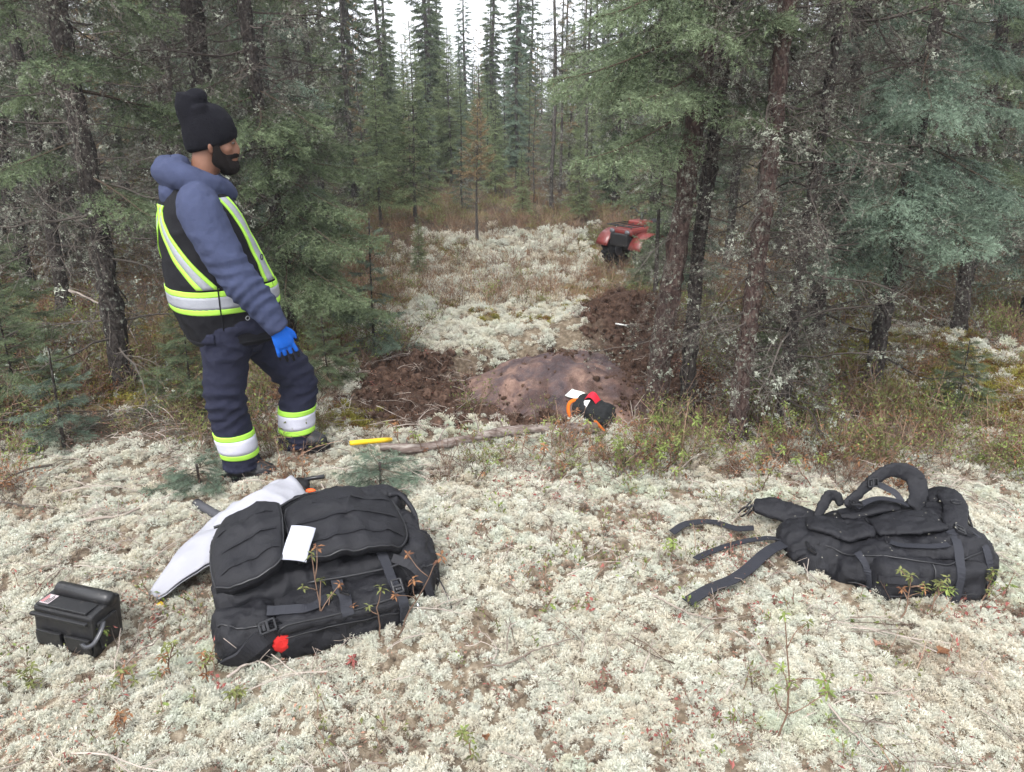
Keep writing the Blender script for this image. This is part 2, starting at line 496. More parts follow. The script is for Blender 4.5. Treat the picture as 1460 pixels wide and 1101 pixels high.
# footprints (photo objects that lie on the ground): nothing grows through them
PACK_L = dict(o=np.array((-.95, 2.10)), ang=R(21.5))
PACK_R = dict(o=np.array((1.15, 2.46)), ang=R(1))
def in_box(x, y, o, ang, u0, u1, v0, v1):
    dx = x - o[0]; dy = y - o[1]; u = dx * math.cos(ang) + dy * math.sin(ang); v = -dx * math.sin(ang) + dy * math.cos(ang)
    return (u > u0) & (u < u1) & (v > v0) & (v < v1)
def blocked(x, y, m=0.0):
    b = in_box(x, y, PACK_L['o'], PACK_L['ang'], .02 - m, .74 + m, .02 - m, .50 + m)
    b |= in_box(x, y, PACK_R['o'], PACK_R['ang'], 0.02 - m, .68 + m, .02 - m, .42 + m)
    b |= in_box(x, y, np.array((-1.615, 2.185)), R(-17), -.0 - m, .25 + m, -.0 - m, .12 + m)
    b |= ((x - .36) / (.60 + m)) ** 2 + ((y - 5.03) / (.52 + m)) ** 2 < 1
    t_ = np.clip(((x + .66) * 1.09 + (y - 3.74) * .36) / 1.30, 0, 1); b |= np.hypot(x + .66 - t_ * 1.09, y - 3.74 - t_ * .36) < .035 + m
    b |= in_box(x, y, np.array((-.90, 3.87)), R(8), 0, .26, -.03, .03)
    return b

def pixg(px, py, lift=0.0):
    zs = np.linspace(.6, -.6, 241); P = np.array([pix(px, py, z) for z in zs]); h = ground_h(P[:, 0], P[:, 1]) + lift
    return P[np.argmax(P[:, 2] <= h)]
# ------------------------------------------------------------------ lichen
def fib_dirs(n, g, zmin=-.1):
    k = np.arange(n) + .5; z = 1 - (1 - zmin) * k / n; a = k * 2.39996 + g.normal(0, .25, n)
    r = np.sqrt(np.maximum(0, 1 - z * z)); d = np.stack([r * np.cos(a), r * np.sin(a), z], 1) + g.normal(0, .12, (n, 3))
    return d / np.linalg.norm(d, axis=1)[:, None]

def perp(d, g):
    a = np.cross(d, g.normal(0, 1, d.shape)); return a / (np.linalg.norm(a, axis=1)[:, None] + 1e-9)

def lichen_tuft(seed, n=84, w=.060):
    """cup lichen cushion: many short stems, each ending in a fork of tips"""
    g = np.random.default_rng(seed); mb = MB()
    d = fib_dirs(n, g); rad = g.uniform(.72, 1.08, n)[:, None]
    s = perp(d, g); bend = g.normal(0, .13, (n, 3))
    p0 = d * .22; p1 = d * (.66 * rad) + bend * .5; tip = d * rad + bend
    tn = g.uniform(.35, .85, n)
    i = np.arange(n)
    V = np.concatenate([p0 - s * w * .35, p0 + s * w * .35, p1 + s * w * .5, p1 - s * w * .5])
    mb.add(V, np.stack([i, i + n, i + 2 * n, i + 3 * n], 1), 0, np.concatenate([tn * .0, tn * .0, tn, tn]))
    for f in range(4):
        dd = d + g.normal(0, .62, (n, 3)); dd /= np.linalg.norm(dd, axis=1)[:, None]
        s2 = perp(dd, g); l = g.uniform(.15, .34, n)[:, None]
        q = p1 + (tip - p1) * g.uniform(0, .6, n)[:, None]
        V = np.concatenate([q - s2 * w * .5, q + s2 * w * .5, q + dd * l + s2 * w * .30, q + dd * l - s2 * w * .30])
        t2 = np.clip(tn + g.uniform(-.1, .25, n), 0, 1)
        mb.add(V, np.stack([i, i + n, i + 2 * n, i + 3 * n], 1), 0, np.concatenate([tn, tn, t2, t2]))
    return mb
lm = mat('lichen', rough=1, spec=.0); t = NT(lm)
f = t.attr('tint').outputs['Fac']
oi = t.n('ObjectInfo').outputs['Random']
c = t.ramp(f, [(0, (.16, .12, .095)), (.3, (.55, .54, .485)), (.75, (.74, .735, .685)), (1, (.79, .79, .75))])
hue = t.ramp(oi, [(0, (.80, .74, .68)), (.15, (1, .96, .88)), (.5, (1, .99, .955)), (.85, (.97, 1, .96)), (1, (.84, .85, .82))])
c = t.mix(1.0, c, hue, 'MULTIPLY')
loc = t.n('ObjectInfo').outputs['Location']
patch = t.ramp(t.noise(loc, 1.7, 3, .6), [(.30, (.86, .80, .74)), (.42, (1, .985, .95)), (.56, (1, 1, .985)), (.68, (.93, .98, .90)), (.78, (.99, .93, .78))])
c = t.mix(1.0, c, patch, 'MULTIPLY'); t.l(c, t.b.inputs['Base Color'])
tr = t.n('BsdfTranslucent'); t.l(c, tr.inputs[0]); ms = t.n('MixShader'); ms.inputs[0].default_value = .3
out = [n for n in t.t.nodes if n.type == 'OUTPUT_MATERIAL'][0]
t.l(t.b.outputs[0], ms.inputs[1]); t.l(tr.outputs[0], ms.inputs[2]); t.l(ms.outputs[0], out.inputs[0])
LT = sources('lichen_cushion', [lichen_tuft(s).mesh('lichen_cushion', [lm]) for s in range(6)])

def sample_band(dens, y0, y1, g, margin=.5):
    """points on the ground between y0 and y1, as wide as can be seen, DENS per square metre"""
    wmax = .72 * (y1 + .7) + margin
    n = int(dens * 2 * wmax * (y1 - y0)); x = g.uniform(-wmax, wmax, n); y = g.uniform(y0, y1, n)
    k = np.abs(x) < .70 * (y + .75) + margin
    return x[k], y[k]

def lichen_field():
    g = np.random.default_rng(3); P = []; Sc = []; Ro = []
    for y0, y1, dens, r0, r1 in ((1.1, 2.4, 3400, .0095, .022), (2.4, 3.4, 2300, .0105, .026), (3.4, 4.6, 1200, .014, .033), (4.6, 7, 480, .023, .046), (7, 10, 150, .04, .075), (10, 13.5, 85, .05, .10)):
        x, y = sample_band(dens, y0, y1, g)
        d = m_dirt(x, y); l = m_litter(x, y); mo = m_moss(x, y)
        pat = .36 + .64 * sstep(-.31, -.10, fbm2(x * 9.5, y * 8, 3, 91) + .35 * fbm2(x * 1.4, y * 1.4, 2, 92))
        pr = (1 - np.clip(d * 1.8 - .35, 0, 1)) * (1 - np.clip(l * 1.25, 0, .97)) * (1 - .75 * mo) * pat
        k = (g.random(len(x)) < pr) & ~blocked(x, y, -.01)
        x = x[k]; y = y[k]; r = (r0 + (r1 - r0) * np.clip(g.gamma(2.0, .22, len(x)), 0, 1.35)) * (.72 + .5 * pat[k])
        z = ground_h(x, y) + r * .1
        P.append(np.stack([x, y, z], 1)); Sc.append(r); Ro.append(np.stack([g.normal(0, .3, len(x)), g.normal(0, .3, len(x)), g.uniform(0, 6.28, len(x))], 1))
    return np.concatenate(P), np.concatenate(Ro), np.concatenate(Sc)
P_, R_, S_ = lichen_field()
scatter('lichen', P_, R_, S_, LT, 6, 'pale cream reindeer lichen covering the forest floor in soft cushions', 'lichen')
# ================================================================== trees
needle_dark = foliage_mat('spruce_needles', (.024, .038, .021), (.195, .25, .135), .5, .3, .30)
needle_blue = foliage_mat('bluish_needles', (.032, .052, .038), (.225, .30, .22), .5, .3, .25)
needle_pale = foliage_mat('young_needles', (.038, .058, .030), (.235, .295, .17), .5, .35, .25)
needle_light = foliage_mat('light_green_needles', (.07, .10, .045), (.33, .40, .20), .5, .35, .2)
needle_tan = foliage_mat('larch_needles', (.13, .085, .042), (.42, .31, .17), .7, .3, .4)
twig_m = foliage_mat('dead_twigs', (.036, .029, .025), (.155, .135, .118), .9, 0, .3, .1)
twig_live = foliage_mat('live_twigs', (.03, .022, .016), (.10, .075, .055), .9, 0, .3, .1)
beard_m = foliage_mat('beard_lichen', (.15, .16, .125), (.43, .45, .37), 1, .2, .2, .0)

def bark_mat(name, c0, c1, c2, lich=.3):
    m = mat(name, rough=.95, spec=.15); t = NT(m); v = t.coord('Object', (1, 1, .45))
    n = t.noise(v, 55, 4, .65, .6); k = t.noise(v, 9, 3, .6)
    c = t.ramp(n, [(.28, c0), (.5, c1), (.72, c2)])
    l = t.ramp(t.noise(t.coord('Object'), 38, 4, .7), [(.60 - lich * .12, (0, 0, 0)), (.66, (1, 1, 1))])
    lk = t.math('MULTIPLY', l, t.ramp(k, [(.42, (0, 0, 0)), (.62, (1, 1, 1))]))
    c = t.mix(lk, c, (.33, .35, .29)); t.l(c, t.b.inputs['Base Color']); t.bump(n, .02, .9)
    return m
bark_dark = bark_mat('dark_spruce_bark', (.009, .008, .007), (.034, .028, .025), (.09, .08, .072))
bark_red = bark_mat('reddish_spruce_bark', (.014, .009, .008), (.058, .037, .032), (.13, .095, .08), .6)
bark_far = bark_mat('grey_spruce_bark', (.03, .026, .024), (.075, .066, .06), (.14, .125, .115))

def needles(mb, C, per_m, nl, nw, g, m, tint, ang=.85):
    k, n, _ = C.shape
    if k == 0: return
    p = C[:, :-1].reshape(-1, 3); q = C[:, 1:].reshape(-1, 3); L = np.linalg.norm(q - p, axis=1)
    tn = np.repeat(np.broadcast_to(tint, (k,)), n - 1)
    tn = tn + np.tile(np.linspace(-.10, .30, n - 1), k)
    c = g.poisson(L * per_m); i = np.repeat(np.arange(len(p)), c); N = len(i)
    ax = (q - p)[i] / (L[i][:, None] + 1e-9); b = p[i] + (q - p)[i] * g.random(N)[:, None]
    r = perp(ax, g); a = g.normal(ang, .18, N)[:, None]
    d = ax * np.cos(a) + r * np.sin(a); d[:, 2] += .12
    s = perp(d, g) * nw * .5; l = g.uniform(.7, 1.15, N)[:, None] * nl
    V = np.concatenate([b - s, b + s, b + d * l]); j = np.arange(N)
    t3 = np.clip(tn[i] + g.normal(0, .09, N), 0, 1)
    mb.add(V, np.stack([j, j + N, j + 2 * N], 1), m, np.concatenate([t3, t3, np.clip(t3 + .08, 0, 1)]))

def live_bough(L, seed, per_m=215, nl=.019, nw=.0036, lat=.036, sub=True, droop=.30, full=.42, wood=True):
    """a drooping spruce bough growing along +X"""
    g = np.random.default_rng(seed); mb = MB()
    n = 14; s = np.linspace(0, 1, n)
    ax = np.stack([L * s * (1 - .08 * s), L * .05 * np.sin(s * 4 + g.uniform(0, 6)) * s, L * (-droop * s ** 1.4 + droop * .55 * s ** 3.2)], 1)
    add_tube(mb, ax, np.linspace(.0045 * L + .0035, .0015, n), 4, m=1, tint=.4, cap=False)
    m = int(L / lat); t = np.sort(np.concatenate([g.uniform(.10, .99, m), g.uniform(.2, .99, m)])); side = np.where(g.random(2 * m) < .5, 1., -1.)
    p = np.stack([np.interp(t, s, ax[:, k]) for k in range(3)], 1)
    T = np.stack([np.interp(t, s, np.gradient(ax[:, k], s)) for k in range(3)], 1); T /= np.linalg.norm(T, axis=1)[:, None]
    Y = np.stack([-T[:, 1], T[:, 0], 0 * t], 1)
    a = g.normal(.85, .16, 2 * m)
    d = T * np.cos(a)[:, None] + Y * (side * np.sin(a))[:, None]; d[:, 2] += g.normal(-.08, .16, 2 * m)
    l = L * full * (1 - t) ** .75 * g.uniform(.55, 1.1, 2 * m) + .035
    bend = np.stack([g.normal(.08, .06, 2 * m), g.normal(0, .06, 2 * m), g.normal(-.30 * droop / .3, .12, 2 * m)], 1)
    C = qcurve(p, d, l, bend, 5)
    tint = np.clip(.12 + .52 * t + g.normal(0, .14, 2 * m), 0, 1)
    if wood: ribs(mb, C, .0035, .0012, g, 1, .35)
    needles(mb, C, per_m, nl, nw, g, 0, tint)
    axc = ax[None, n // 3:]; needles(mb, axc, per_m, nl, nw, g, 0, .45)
    if sub:
        cnt = np.clip((l / .045).astype(int), 0, 9) * 2; i = np.repeat(np.arange(2 * m), cnt); N = len(i)
        u = g.uniform(.2, .97, N); q = C[i, 0] + (d[i] * (l[i] * u)[:, None]) + bend[i] * (l[i] * u ** 2)[:, None]
        sd = np.where(g.random(N) < .5, 1., -1.); dd = d[i]; Y2 = np.stack([-dd[:, 1], dd[:, 0], 0 * u], 1)
        a = g.normal(.8, .2, N); e = dd * np.cos(a)[:, None] + Y2 * (sd * np.sin(a))[:, None]; e[:, 2] += g.normal(-.14, .2, N)
        l2 = l[i] * (1 - u) * g.uniform(.35, .75, N) + .022
        C2 = qcurve(q, e, l2, np.stack([0 * u, 0 * u, g.normal(-.2, .15, N)], 1), 3)
        needles(mb, C2, per_m, nl, nw, g, 0, np.clip(tint[i] + .10 + g.normal(0, .08, N), 0, 1))
    return mb

def dead_branch(L, seed, w=.0030, lich=1.0, fine=True, lsize=.0050):
    """a dead lower branch: bare, brittle twigs with tufts of grey lichen"""
    g = np.random.default_rng(seed); mb = MB()
    n = 9; s = np.linspace(0, 1, n)
    ax = np.stack([L * s, L * .10 * np.sin(s * 5 + g.uniform(0, 6)) * s, L * (-.22 * s ** 1.2 + g.normal(0, .012, n))], 1)
    add_tube(mb, ax, np.linspace(.005 * L + .0028, .0012, n), 4, m=0, tint=.35, cap=False)
    m = int(L / .026); t = g.uniform(.08, .99, m)
    p = np.stack([np.interp(t, s, ax[:, k]) for k in range(3)], 1)
    az = g.uniform(0, 6.28, m); a = g.normal(.95, .3, m)
    d = np.stack([np.cos(a), np.sin(a) * np.cos(az), np.sin(a) * np.sin(az) * .8 - .12], 1)
    l = L * (.14 + .34 * (1 - t)) * g.uniform(.5, 1.25, m)
    C = qcurve(p, d, l, g.normal(0, .18, (m, 3)) + np.array((.12, 0, -.12)), 5)
    C[:, 1:] += g.normal(0, .05, C[:, 1:].shape) * l[:, None, None]
    tn = np.clip(g.normal(.45, .22, m), 0, 1)
    ribs(mb, C, w, w * .4, g, 0, tn)
    pts = [C[:, 2:].reshape(-1, 3)]
    if fine:
        k = 7; i = np.repeat(np.arange(m), k); N = len(i); u = g.integers(1, 5, N)
        q = C[i, u]; e = d[i] + g.normal(0, .75, (N, 3)); e /= np.linalg.norm(e, axis=1)[:, None]
        l2 = l[i] * g.uniform(.15, .45, N); C2 = qcurve(q, e, l2, g.normal(0, .25, (N, 3)), 3)
        ribs(mb, C2, w * .62, w * .35, g, 0, np.clip(tn[i] + g.normal(0, .15, N), 0, 1)); pts.append(C2[:, 1:].reshape(-1, 3))
    pts = np.concatenate(pts)
    if lich > 0:
        k = g.random(len(pts)) < .13 * lich * (1.0 if fine else 2.0); b = pts[k]
        if len(b):
            nf = 13; i = np.repeat(np.arange(len(b)), nf); N = len(i)
            sz = np.repeat(g.gamma(2.2, .45, len(b)), nf) * lsize; d = g.normal(0, 1, (N, 3)); d[:, 2] -= .5; d /= np.linalg.norm(d, axis=1)[:, None]
            o = b[i] + g.normal(0, .55, (N, 3)) * sz[:, None]; sd = perp(d, g) * (sz * .30)[:, None]
            j = np.arange(N); tl = np.repeat(np.clip(g.normal(.5, .25, len(b)), 0, 1), nf)
            mb.add(np.concatenate([o - sd, o + sd, o + d * (sz * 1.15)[:, None]]), np.stack([j, j + N, j + 2 * N], 1), 1, np.concatenate([tl, tl, tl]))
    return mb

class Pack_:
    """a prototype frozen into arrays"""
    def __init__(s, mb):
        s.V = np.concatenate(mb.V); s.tint = np.concatenate(mb.tint)
        T = []; M = []
        for t_, m_ in zip(mb.T, mb.tm): T.append(t_); M.append(m_)
        for q, m_ in zip(mb.Q, mb.qm):
            T += [q[:, [0, 1, 2]], q[:, [0, 2, 3]]]; M += [m_, m_]
        s.T = np.concatenate(T); s.M = np.concatenate(M)

LIVE = {'near': [Pack_(live_bough(L, 10 + i)) for i, L in enumerate((.55, .75, .95, 1.1))],
        'mid': [Pack_(live_bough(L, 20 + i, 95, .026, .0062, .06)) for i, L in enumerate((.45, .65, .9))],
        'far': [Pack_(live_bough(L, 30 + i, 85, .046, .015, .07, True, wood=False)) for i, L in enumerate((.5, .8))]}
DEAD = {'near': [Pack_(dead_branch(L, 40 + i)) for i, L in enumerate((.4, .6, .8, 1.0))],
        'hoar': [Pack_(dead_branch(L, 45 + i, .0030, 1.7, True, .0040)) for i, L in enumerate((.4, .55, .75, .9))],
        'mid': [Pack_(dead_branch(L, 50 + i, .0055, .8, True, .008)) for i, L in enumerate((.45, .7))],
        'far': [Pack_(dead_branch(L, 60 + i, .011, .5, False, .014)) for i, L in enumerate((.5, .8))]}
NA = 1.0

def grow(mb, proto, z, az, pitch, sc, base, g, roll=0.0, dt=0.0):
    Rm = rotm(0, -pitch, 0); Rm = rotm(0, 0, az) @ Rm @ rotm(roll, 0, 0)
    mb.add(proto.V @ Rm.T * sc + base, proto.T, proto.M, np.clip(proto.tint + dt, 0, 1))

def trunk_mesh(name, H, r0, bark, g, k=10, lean=(0, 0), fine=False, sweep=.03, r1=.35):
    zz = np.unique(np.concatenate([np.linspace(-.15, min(H, 3.6), 110 if fine else 18), np.linspace(min(H, 3.6), H, 12)]))
    ph = g.uniform(0, 6.28, 2)
    cx = lean[0] * zz + sweep * np.sin(zz * 1.1 + ph[0]) * np.minimum(1, np.maximum(zz, 0)); cyy = lean[1] * zz + sweep * np.sin(zz * 1.3 + ph[1]) * np.minimum(1, np.maximum(zz, 0))
    r = r0 * (1 - zz / H * (1 - r1 * .3)) + r0 * .55 * np.exp(-np.maximum(zz, 0) / .13); r = np.maximum(r, .006)
    P = np.stack([cx, cyy, zz], 1); V, F = tube(P, r, k)
    n = len(zz) * k; d = V[:n] - np.repeat(P, k, 0)
    if fine:
        f = fbm3(V[:n] * np.array((26, 26, 12)), 3, 5) * .42 + np.maximum(0, noise3(V[:n] * np.array((70, 70, 34)), 8)) * .5
    else: f = fbm3(V[:n] * np.array((14, 14, 6)), 2, 5) * .45
    V[:n] = np.repeat(P, k, 0) + d * (1 + f)[:, None]
    me = poly_mesh(name, V, F, [bark], smooth=not fine)
    return me, lambda z: np.array((np.interp(z, zz, cx), np.interp(z, zz, cyy), z))

def make_tree(name, seed, H, r0, lod='near', live=None, dead=None, bark=None, needle=None, lean=(0, 0), lich=1.0, sweep=.03, cut=4.3, beard=None, extra=()):
    """an Empty with trunk, crown (live boughs) and dead_branches. live/dead: (z0, z1, boughs per m, length low, length high, pitch)"""
    g = np.random.default_rng(seed); root = empty(name)
    fine = lod == 'near' and r0 > .03
    me, at = trunk_mesh('trunk', H, r0, bark or bark_dark, g, 18 if fine else 8, lean, fine, sweep)
    link('trunk', me, root)
    ga = 2.399963
    if live:
        mb = MB(); z0, z1, dn, l0, l1, pt = live; n = int((z1 - z0) * dn); az = g.uniform(0, 6.28)
        for i in range(n):
            z = z0 + (z1 - z0) * (i + g.random()) / n; az += ga + g.normal(0, .25)
            if z > cut and g.random() < (.45 if lod != 'far' else .2): continue
            L = (l0 + (l1 - l0) * ((z - z0) / (z1 - z0))) * g.uniform(.65, 1.15)
            pk = LIVE['far' if z > cut else lod]; pr = pk[int(np.argmin([abs(p.V[:, 0].max() - L) for p in pk])) if g.random() < .7 else g.integers(len(pk))]
            sc = L / pr.V[:, 0].max()
            grow(mb, pr, z, az, pt + .5 * ((z - z0) / max(H - z0, 1)) + g.normal(0, .12), sc, at(z), g, g.normal(0, .25), g.normal(0, .10))
        for (z, a, L, p_, dt) in extra:
            pk = LIVE[lod]; pr = pk[int(np.argmin([abs(p.V[:, 0].max() - L) for p in pk]))]
            grow(mb, pr, z, a, p_, L / pr.V[:, 0].max(), at(z), g, g.normal(0, .15), dt)
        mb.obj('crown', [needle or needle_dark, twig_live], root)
    if dead:
        mb = MB(); z0, z1, dn, l0, l1, pt = dead; n = int((z1 - z0) * dn); az = g.uniform(0, 6.28)
        for i in range(n):
            z = z0 + (z1 - z0) * (i + g.random()) / n; az += ga + g.normal(0, .5)
            L = (l0 + (l1 - l0) * ((z - z0) / (z1 - z0))) * g.uniform(.45, 1.25)
            pk = DEAD['hoar' if lich > 1.2 and g.random() < .55 else lod]; pr = pk[g.integers(len(pk))]
            grow(mb, pr, z, az, pt + g.normal(0, .22), L / pr.V[:, 0].max(), at(z), g, g.uniform(0, 6.28), g.normal(0, .1))
        mb.obj('dead_branches', [twig_m, beard or beard_m], root)
    return root

def stand(o, x, y, rz=0.0, sc=1.0, dz=-.03):
    o.location = (x, y, gz(x, y) + dz); o.rotation_euler = (0, 0, rz); o.scale = (sc, sc, sc); return o

T_ = {}
# ---- near trees, each its own shape
def near_trees():
    a = stand(make_tree('spruce_tree', 101, 8.5, .062, 'near', (1.75, 8.3, 9, .85, .25, -.10), (.25, 3.0, 22, .75, .7, -.05), bark_dark, lean=(-.012, .01), extra=[(1.35, -.6, .8, -.1, .1), (1.55, -2.2, .7, -.1, 0), (1.25, .4, .7, -.15, .05)]), -2.46, 4.68)
    tag(a, 'spruce with a slender bare dark trunk and grey dead twigs, nearest the left border', 'tree'); T_['left'] = a
    b = stand(make_tree('spruce_tree', 102, 9.5, .078, 'near', (2.3, 9.2, 8, .8, .25, -.05), (.5, 4.2, 26, .9, .8, .0), bark_dark, lich=.6), -2.12, 5.75)
    tag(b, 'thick dark spruce trunk rising directly behind the knit hat', 'tree')
    c = stand(make_tree('spruce_tree', 103, 8.0, .05, 'near', (.35, 2.0, 17, .85, .75, -.18), (.9, 4.2, 24, .8, .7, .0), bark_dark, needle_dark, sweep=.05, extra=[(1.1, -.7, .95, -.1, .1), (.8, -1.2, .95, -.1, .05), (1.3, -.5, .85, -.12, .1), (.6, -.4, .95, -.05, .1), (1.75, -1.3, .8, -.1, .05), (1.0, -1.9, .9, -.1, .1), (.8, -.8, 1.0, -.1, .15)]), -1.62, 5.45)
    tag(c, 'spruce with long drooping green boughs just right of the standing man', 'tree')
    d = stand(make_tree('spruce_tree', 104, 9.0, .060, 'near', (1.75, 8.8, 8, .85, .25, -.12), (.5, 2.9, 17, .50, .75, -.10), bark_red, needle_pale, lean=(.055, -.02), lich=1.3,
              extra=[(2.15, 3.6, .95, -.15, .15), (1.95, 4.1, .8, -.05, .2), (2.3, 4.6, .9, -.15, .1), (2.05, 3.1, .85, -.12, .15), (1.85, 5.0, .6, -.1, .15), (2.25, 2.6, .9, -.1, .1), (2.45, 3.9, .95, -.2, .1)]), .84, 4.32)
    tag(d, 'leaning spruce with reddish bark at the right edge of the dug rock', 'tree')
    e = stand(make_tree('spruce_tree', 105, 8.0, .042, 'near', (2.0, 7.8, 7, .7, .2, -.05), (.5, 3.2, 17, .45, .7, -.05), bark_dark, lean=(.03, -.01), lich=1.3), 1.05, 4.40)
    tag(e, 'dark spruce trunk in the middle of the lichen draped cluster, second from the rock', 'tree')
    f = stand(make_tree('spruce_tree', 106, 9.0, .047, 'near', (2.2, 8.8, 8, .8, .25, -.05), (.3, 3.4, 24, .56, .75, -.12), bark_red, lean=(.0, .0), lich=1.5), 1.24, 3.98)
    tag(f, 'spruce trunk hung with white lichen twigs, nearest the camera in the right cluster', 'tree')
    h = stand(make_tree('spruce_tree', 107, 5.0, .036, 'near', (2.6, 4.9, 8, .6, .2, -.05), (.2, 2.6, 34, .68, .65, -.12), bark_dark, lich=1.6, lean=(.02, .03)), 1.55, 4.15)
    tag(h, 'thin dying spruce thick with grey twigs, rightmost trunk of the right cluster', 'tree')
    i = stand(make_tree('spruce_tree', 108, 7.0, .05, 'near', (1.0, 6.8, 11, 1.0, .25, -.12), (.2, 2.2, 20, .8, .8, -.05), bark_dark, needle_blue, extra=[(1.5, -2.2, 1.1, -.05, .15), (1.75, -2.6, 1.1, -.02, .15), (1.3, -1.7, 1.0, -.08, .12), (1.95, -2.0, 1.1, -.05, .1), (1.15, -2.4, .95, -.1, .15)]), 2.32, 4.75)
    tag(i, 'bluish green spruce with wide boughs right of the lichened trunks', 'tree')
    j = stand(make_tree('spruce_tree', 109, 8.5, .05, 'near', (1.0, 8.3, 10, 1.0, .25, -.12), (.2, 2.2, 16, .7, .8, -.02), bark_dark, needle_pale, lean=(-.04, -.0)), 3.52, 5.95)
    tag(j, 'spruce with a slim dark stem and drooping boughs at the right border by the moss', 'tree')
    k = stand(make_tree('young_spruce', 110, 1.05, .011, 'near', (.1, 1.0, 32, .36, .12, -.05), None, bark_dark, needle_blue), -.98, 5.35)
    tag(k, 'small sparse bluish spruce at the left rim of the dug hole', 'young tree')
    l = stand(make_tree('young_spruce', 111, .58, .009, 'near', (.05, .56, 50, .34, .10, .05), None, bark_dark, needle_blue), -2.42, 3.86)
    tag(l, 'knee high bluish spruce seedling in the undergrowth at the left border', 'young tree')
    for (x, y, s_, lb, sd) in ((-1.52, 3.42, .9, 'low bluish spruce seedling on the lichen beside the near boot', 112), (-.63, 3.36, 1.0, 'low bluish spruce seedling on the lichen behind the open pack', 113)):
        m = make_tree('spruce_seedling', sd, .15, .006, 'near', (.02, .14, 150, .34, .2, .10), None, bark_dark, needle_blue); stand(m, x, y, sd, s_); tag(m, lb, 'seedling')
    o = stand(make_tree('young_spruce', 114, 2.15, .022, 'mid', (.95, 2.1, 34, .5, .12, -.05), None, bark_dark, needle_pale), 1.27, 6.75)
    tag(o, 'young green spruce with a bare lower stem behind the leaning reddish trunk', 'young tree')
near_trees()

def low_spruces():
    b = make_tree('young_spruce', 116, .85, .011, 'near', (.03, .83, 62, .50, .15, -.02), None, bark_dark, needle_dark)
    for i, (x, y, s, lb) in enumerate(((-1.95, 4.45, .75, 'dark low spruce in the undergrowth straight behind the man\'s back leg'), (-2.95, 4.35, .9, 'dark low spruce left of the bare dark trunk'), (-1.18, 4.75, .6, 'dark low spruce between the man and the dug soil'), (-3.45, 5.2, 1.1, 'waist high dark spruce at the left border among dead twigs'), (2.65, 4.35, .55, 'small dark spruce on the moss behind the face down pack'), (1.75, 4.75, .8, 'dark low spruce filling the gap right of the lichen hung trunks'))):
        o = b if i == 0 else copy_tree(b); stand(o, x, y, i * 1.7, s); tag(o, lb, 'young tree')
low_spruces()

# ---- middle distance prototypes, then single trees placed where the photo shows them
P_M = [make_tree('spruce_tree', 201, 8.5, .06, 'mid', (1.6, 8.3, 9, .62, .2, -.05), (.2, 4.0, 16, .6, .55, .0), bark_dark),
       make_tree('spruce_tree', 202, 9.5, .07, 'mid', (.7, 9.2, 10, .75, .22, -.12), (.2, 3.0, 10, .6, .6, .0), bark_dark),
       make_tree('spruce_tree', 203, 7.5, .045, 'mid', (2.6, 7.4, 9, .5, .2, -.05), (.2, 5.0, 18, .65, .45, .05), bark_far, lich=.8),
       make_tree('spruce_tree', 204, 6.5, .05, 'mid', (.4, 6.3, 13, .8, .18, -.12), (.2, 2.5, 8, .5, .5, .0), bark_dark, needle_blue),
       make_tree('young_spruce', 205, 3.0, .028, 'mid', (.40, 2.95, 42, .66, .12, -.05), None, bark_far, needle_light),
       make_tree('larch_tree', 206, 6.0, .035, 'mid', (1.2, 5.9, 9, .5, .18, .25), (.4, 3.5, 8, .5, .4, .2), bark_far, needle_tan)]
P_F = [make_tree('spruce_tree', 301, 9.5, .07, 'far', (.4, 9.3, 26, .66, .16, -.25), (.2, 4.0, 9, .55, .5, .0), bark_far),
       make_tree('spruce_tree', 302, 8.5, .06, 'far', (.7, 8.4, 26, .52, .15, -.25), (.2, 5.0, 10, .55, .45, .0), bark_far, needle_blue),
       make_tree('spruce_tree', 303, 10.5, .075, 'far', (.5, 10.3, 24, .78, .18, -.22), (.2, 4.0, 8, .6, .6, .0), bark_far),
       make_tree('larch_tree', 304, 8.0, .05, 'far', (.8, 7.9, 15, .65, .2, .05), (.3, 5.0, 8, .5, .4, .1), bark_far, needle_tan)]
used = set()
def put(proto, x, y, rz, sc, label, group=None, cat='tree'):
    o = proto if id(proto) not in used else copy_tree(proto)
    used.add(id(proto)); stand(o, x, y, rz, sc)
    for k_ in ('group',):
        if k_ in o: del o[k_]
    tag(o, label, cat, group); return o

put(P_M[0], -3.75, 6.4, .4, 1, 'dark spruce with a thick trunk near the upper left corner')
put(P_M[2], -2.85, 6.9, 1.2, .8, 'thin leaning dead spruce against the bright sky gap left of the knit hat')
put(P_M[1], -3.2, 7.6, 2.2, 1, 'spruce with a pale green skirt behind the bare trunk at the left')
put(P_M[4], -1.62, 13.3, .3, 1.05, 'light green young spruce at the left of the clearing, taller of a pair', None, 'young tree')
put(P_M[4], -2.15, 13.0, 2.0, .92, 'light green young spruce at the left of the clearing, shorter of a pair', None, 'young tree')
put(P_M[4], .18, 13.9, 4.0, .42, 'small pale bushy spruce at the far edge of the clearing', None, 'young tree')
put(P_M[4], -1.1, 9.2, 1.0, .26, 'thin seedling spruce standing alone in the pale lichen of the clearing', None, 'young tree')
a = stand(make_tree('larch_tree', 120, 2.0, .020, 'mid', (.95, 1.98, 38, .36, .12, .45), (.5, 1.5, 14, .3, .25, .3), bark_far, needle_tan), -.5, 11.3); tag(a, 'small larch with a tan tuft standing alone in the clearing', 'young tree')
put(P_M[5], 1.05, 17.5, 2.2, .95, 'larch with yellow tan needles right of the clearing')
put(P_M[2], .75, 15.1, .5, .9, 'spruce with a bare dark pole of a stem at the back right of the clearing')
put(P_M[2], 1.35, 14.8, 2.9, .8, 'thinner dead stemmed spruce right beside the bare pole stem')
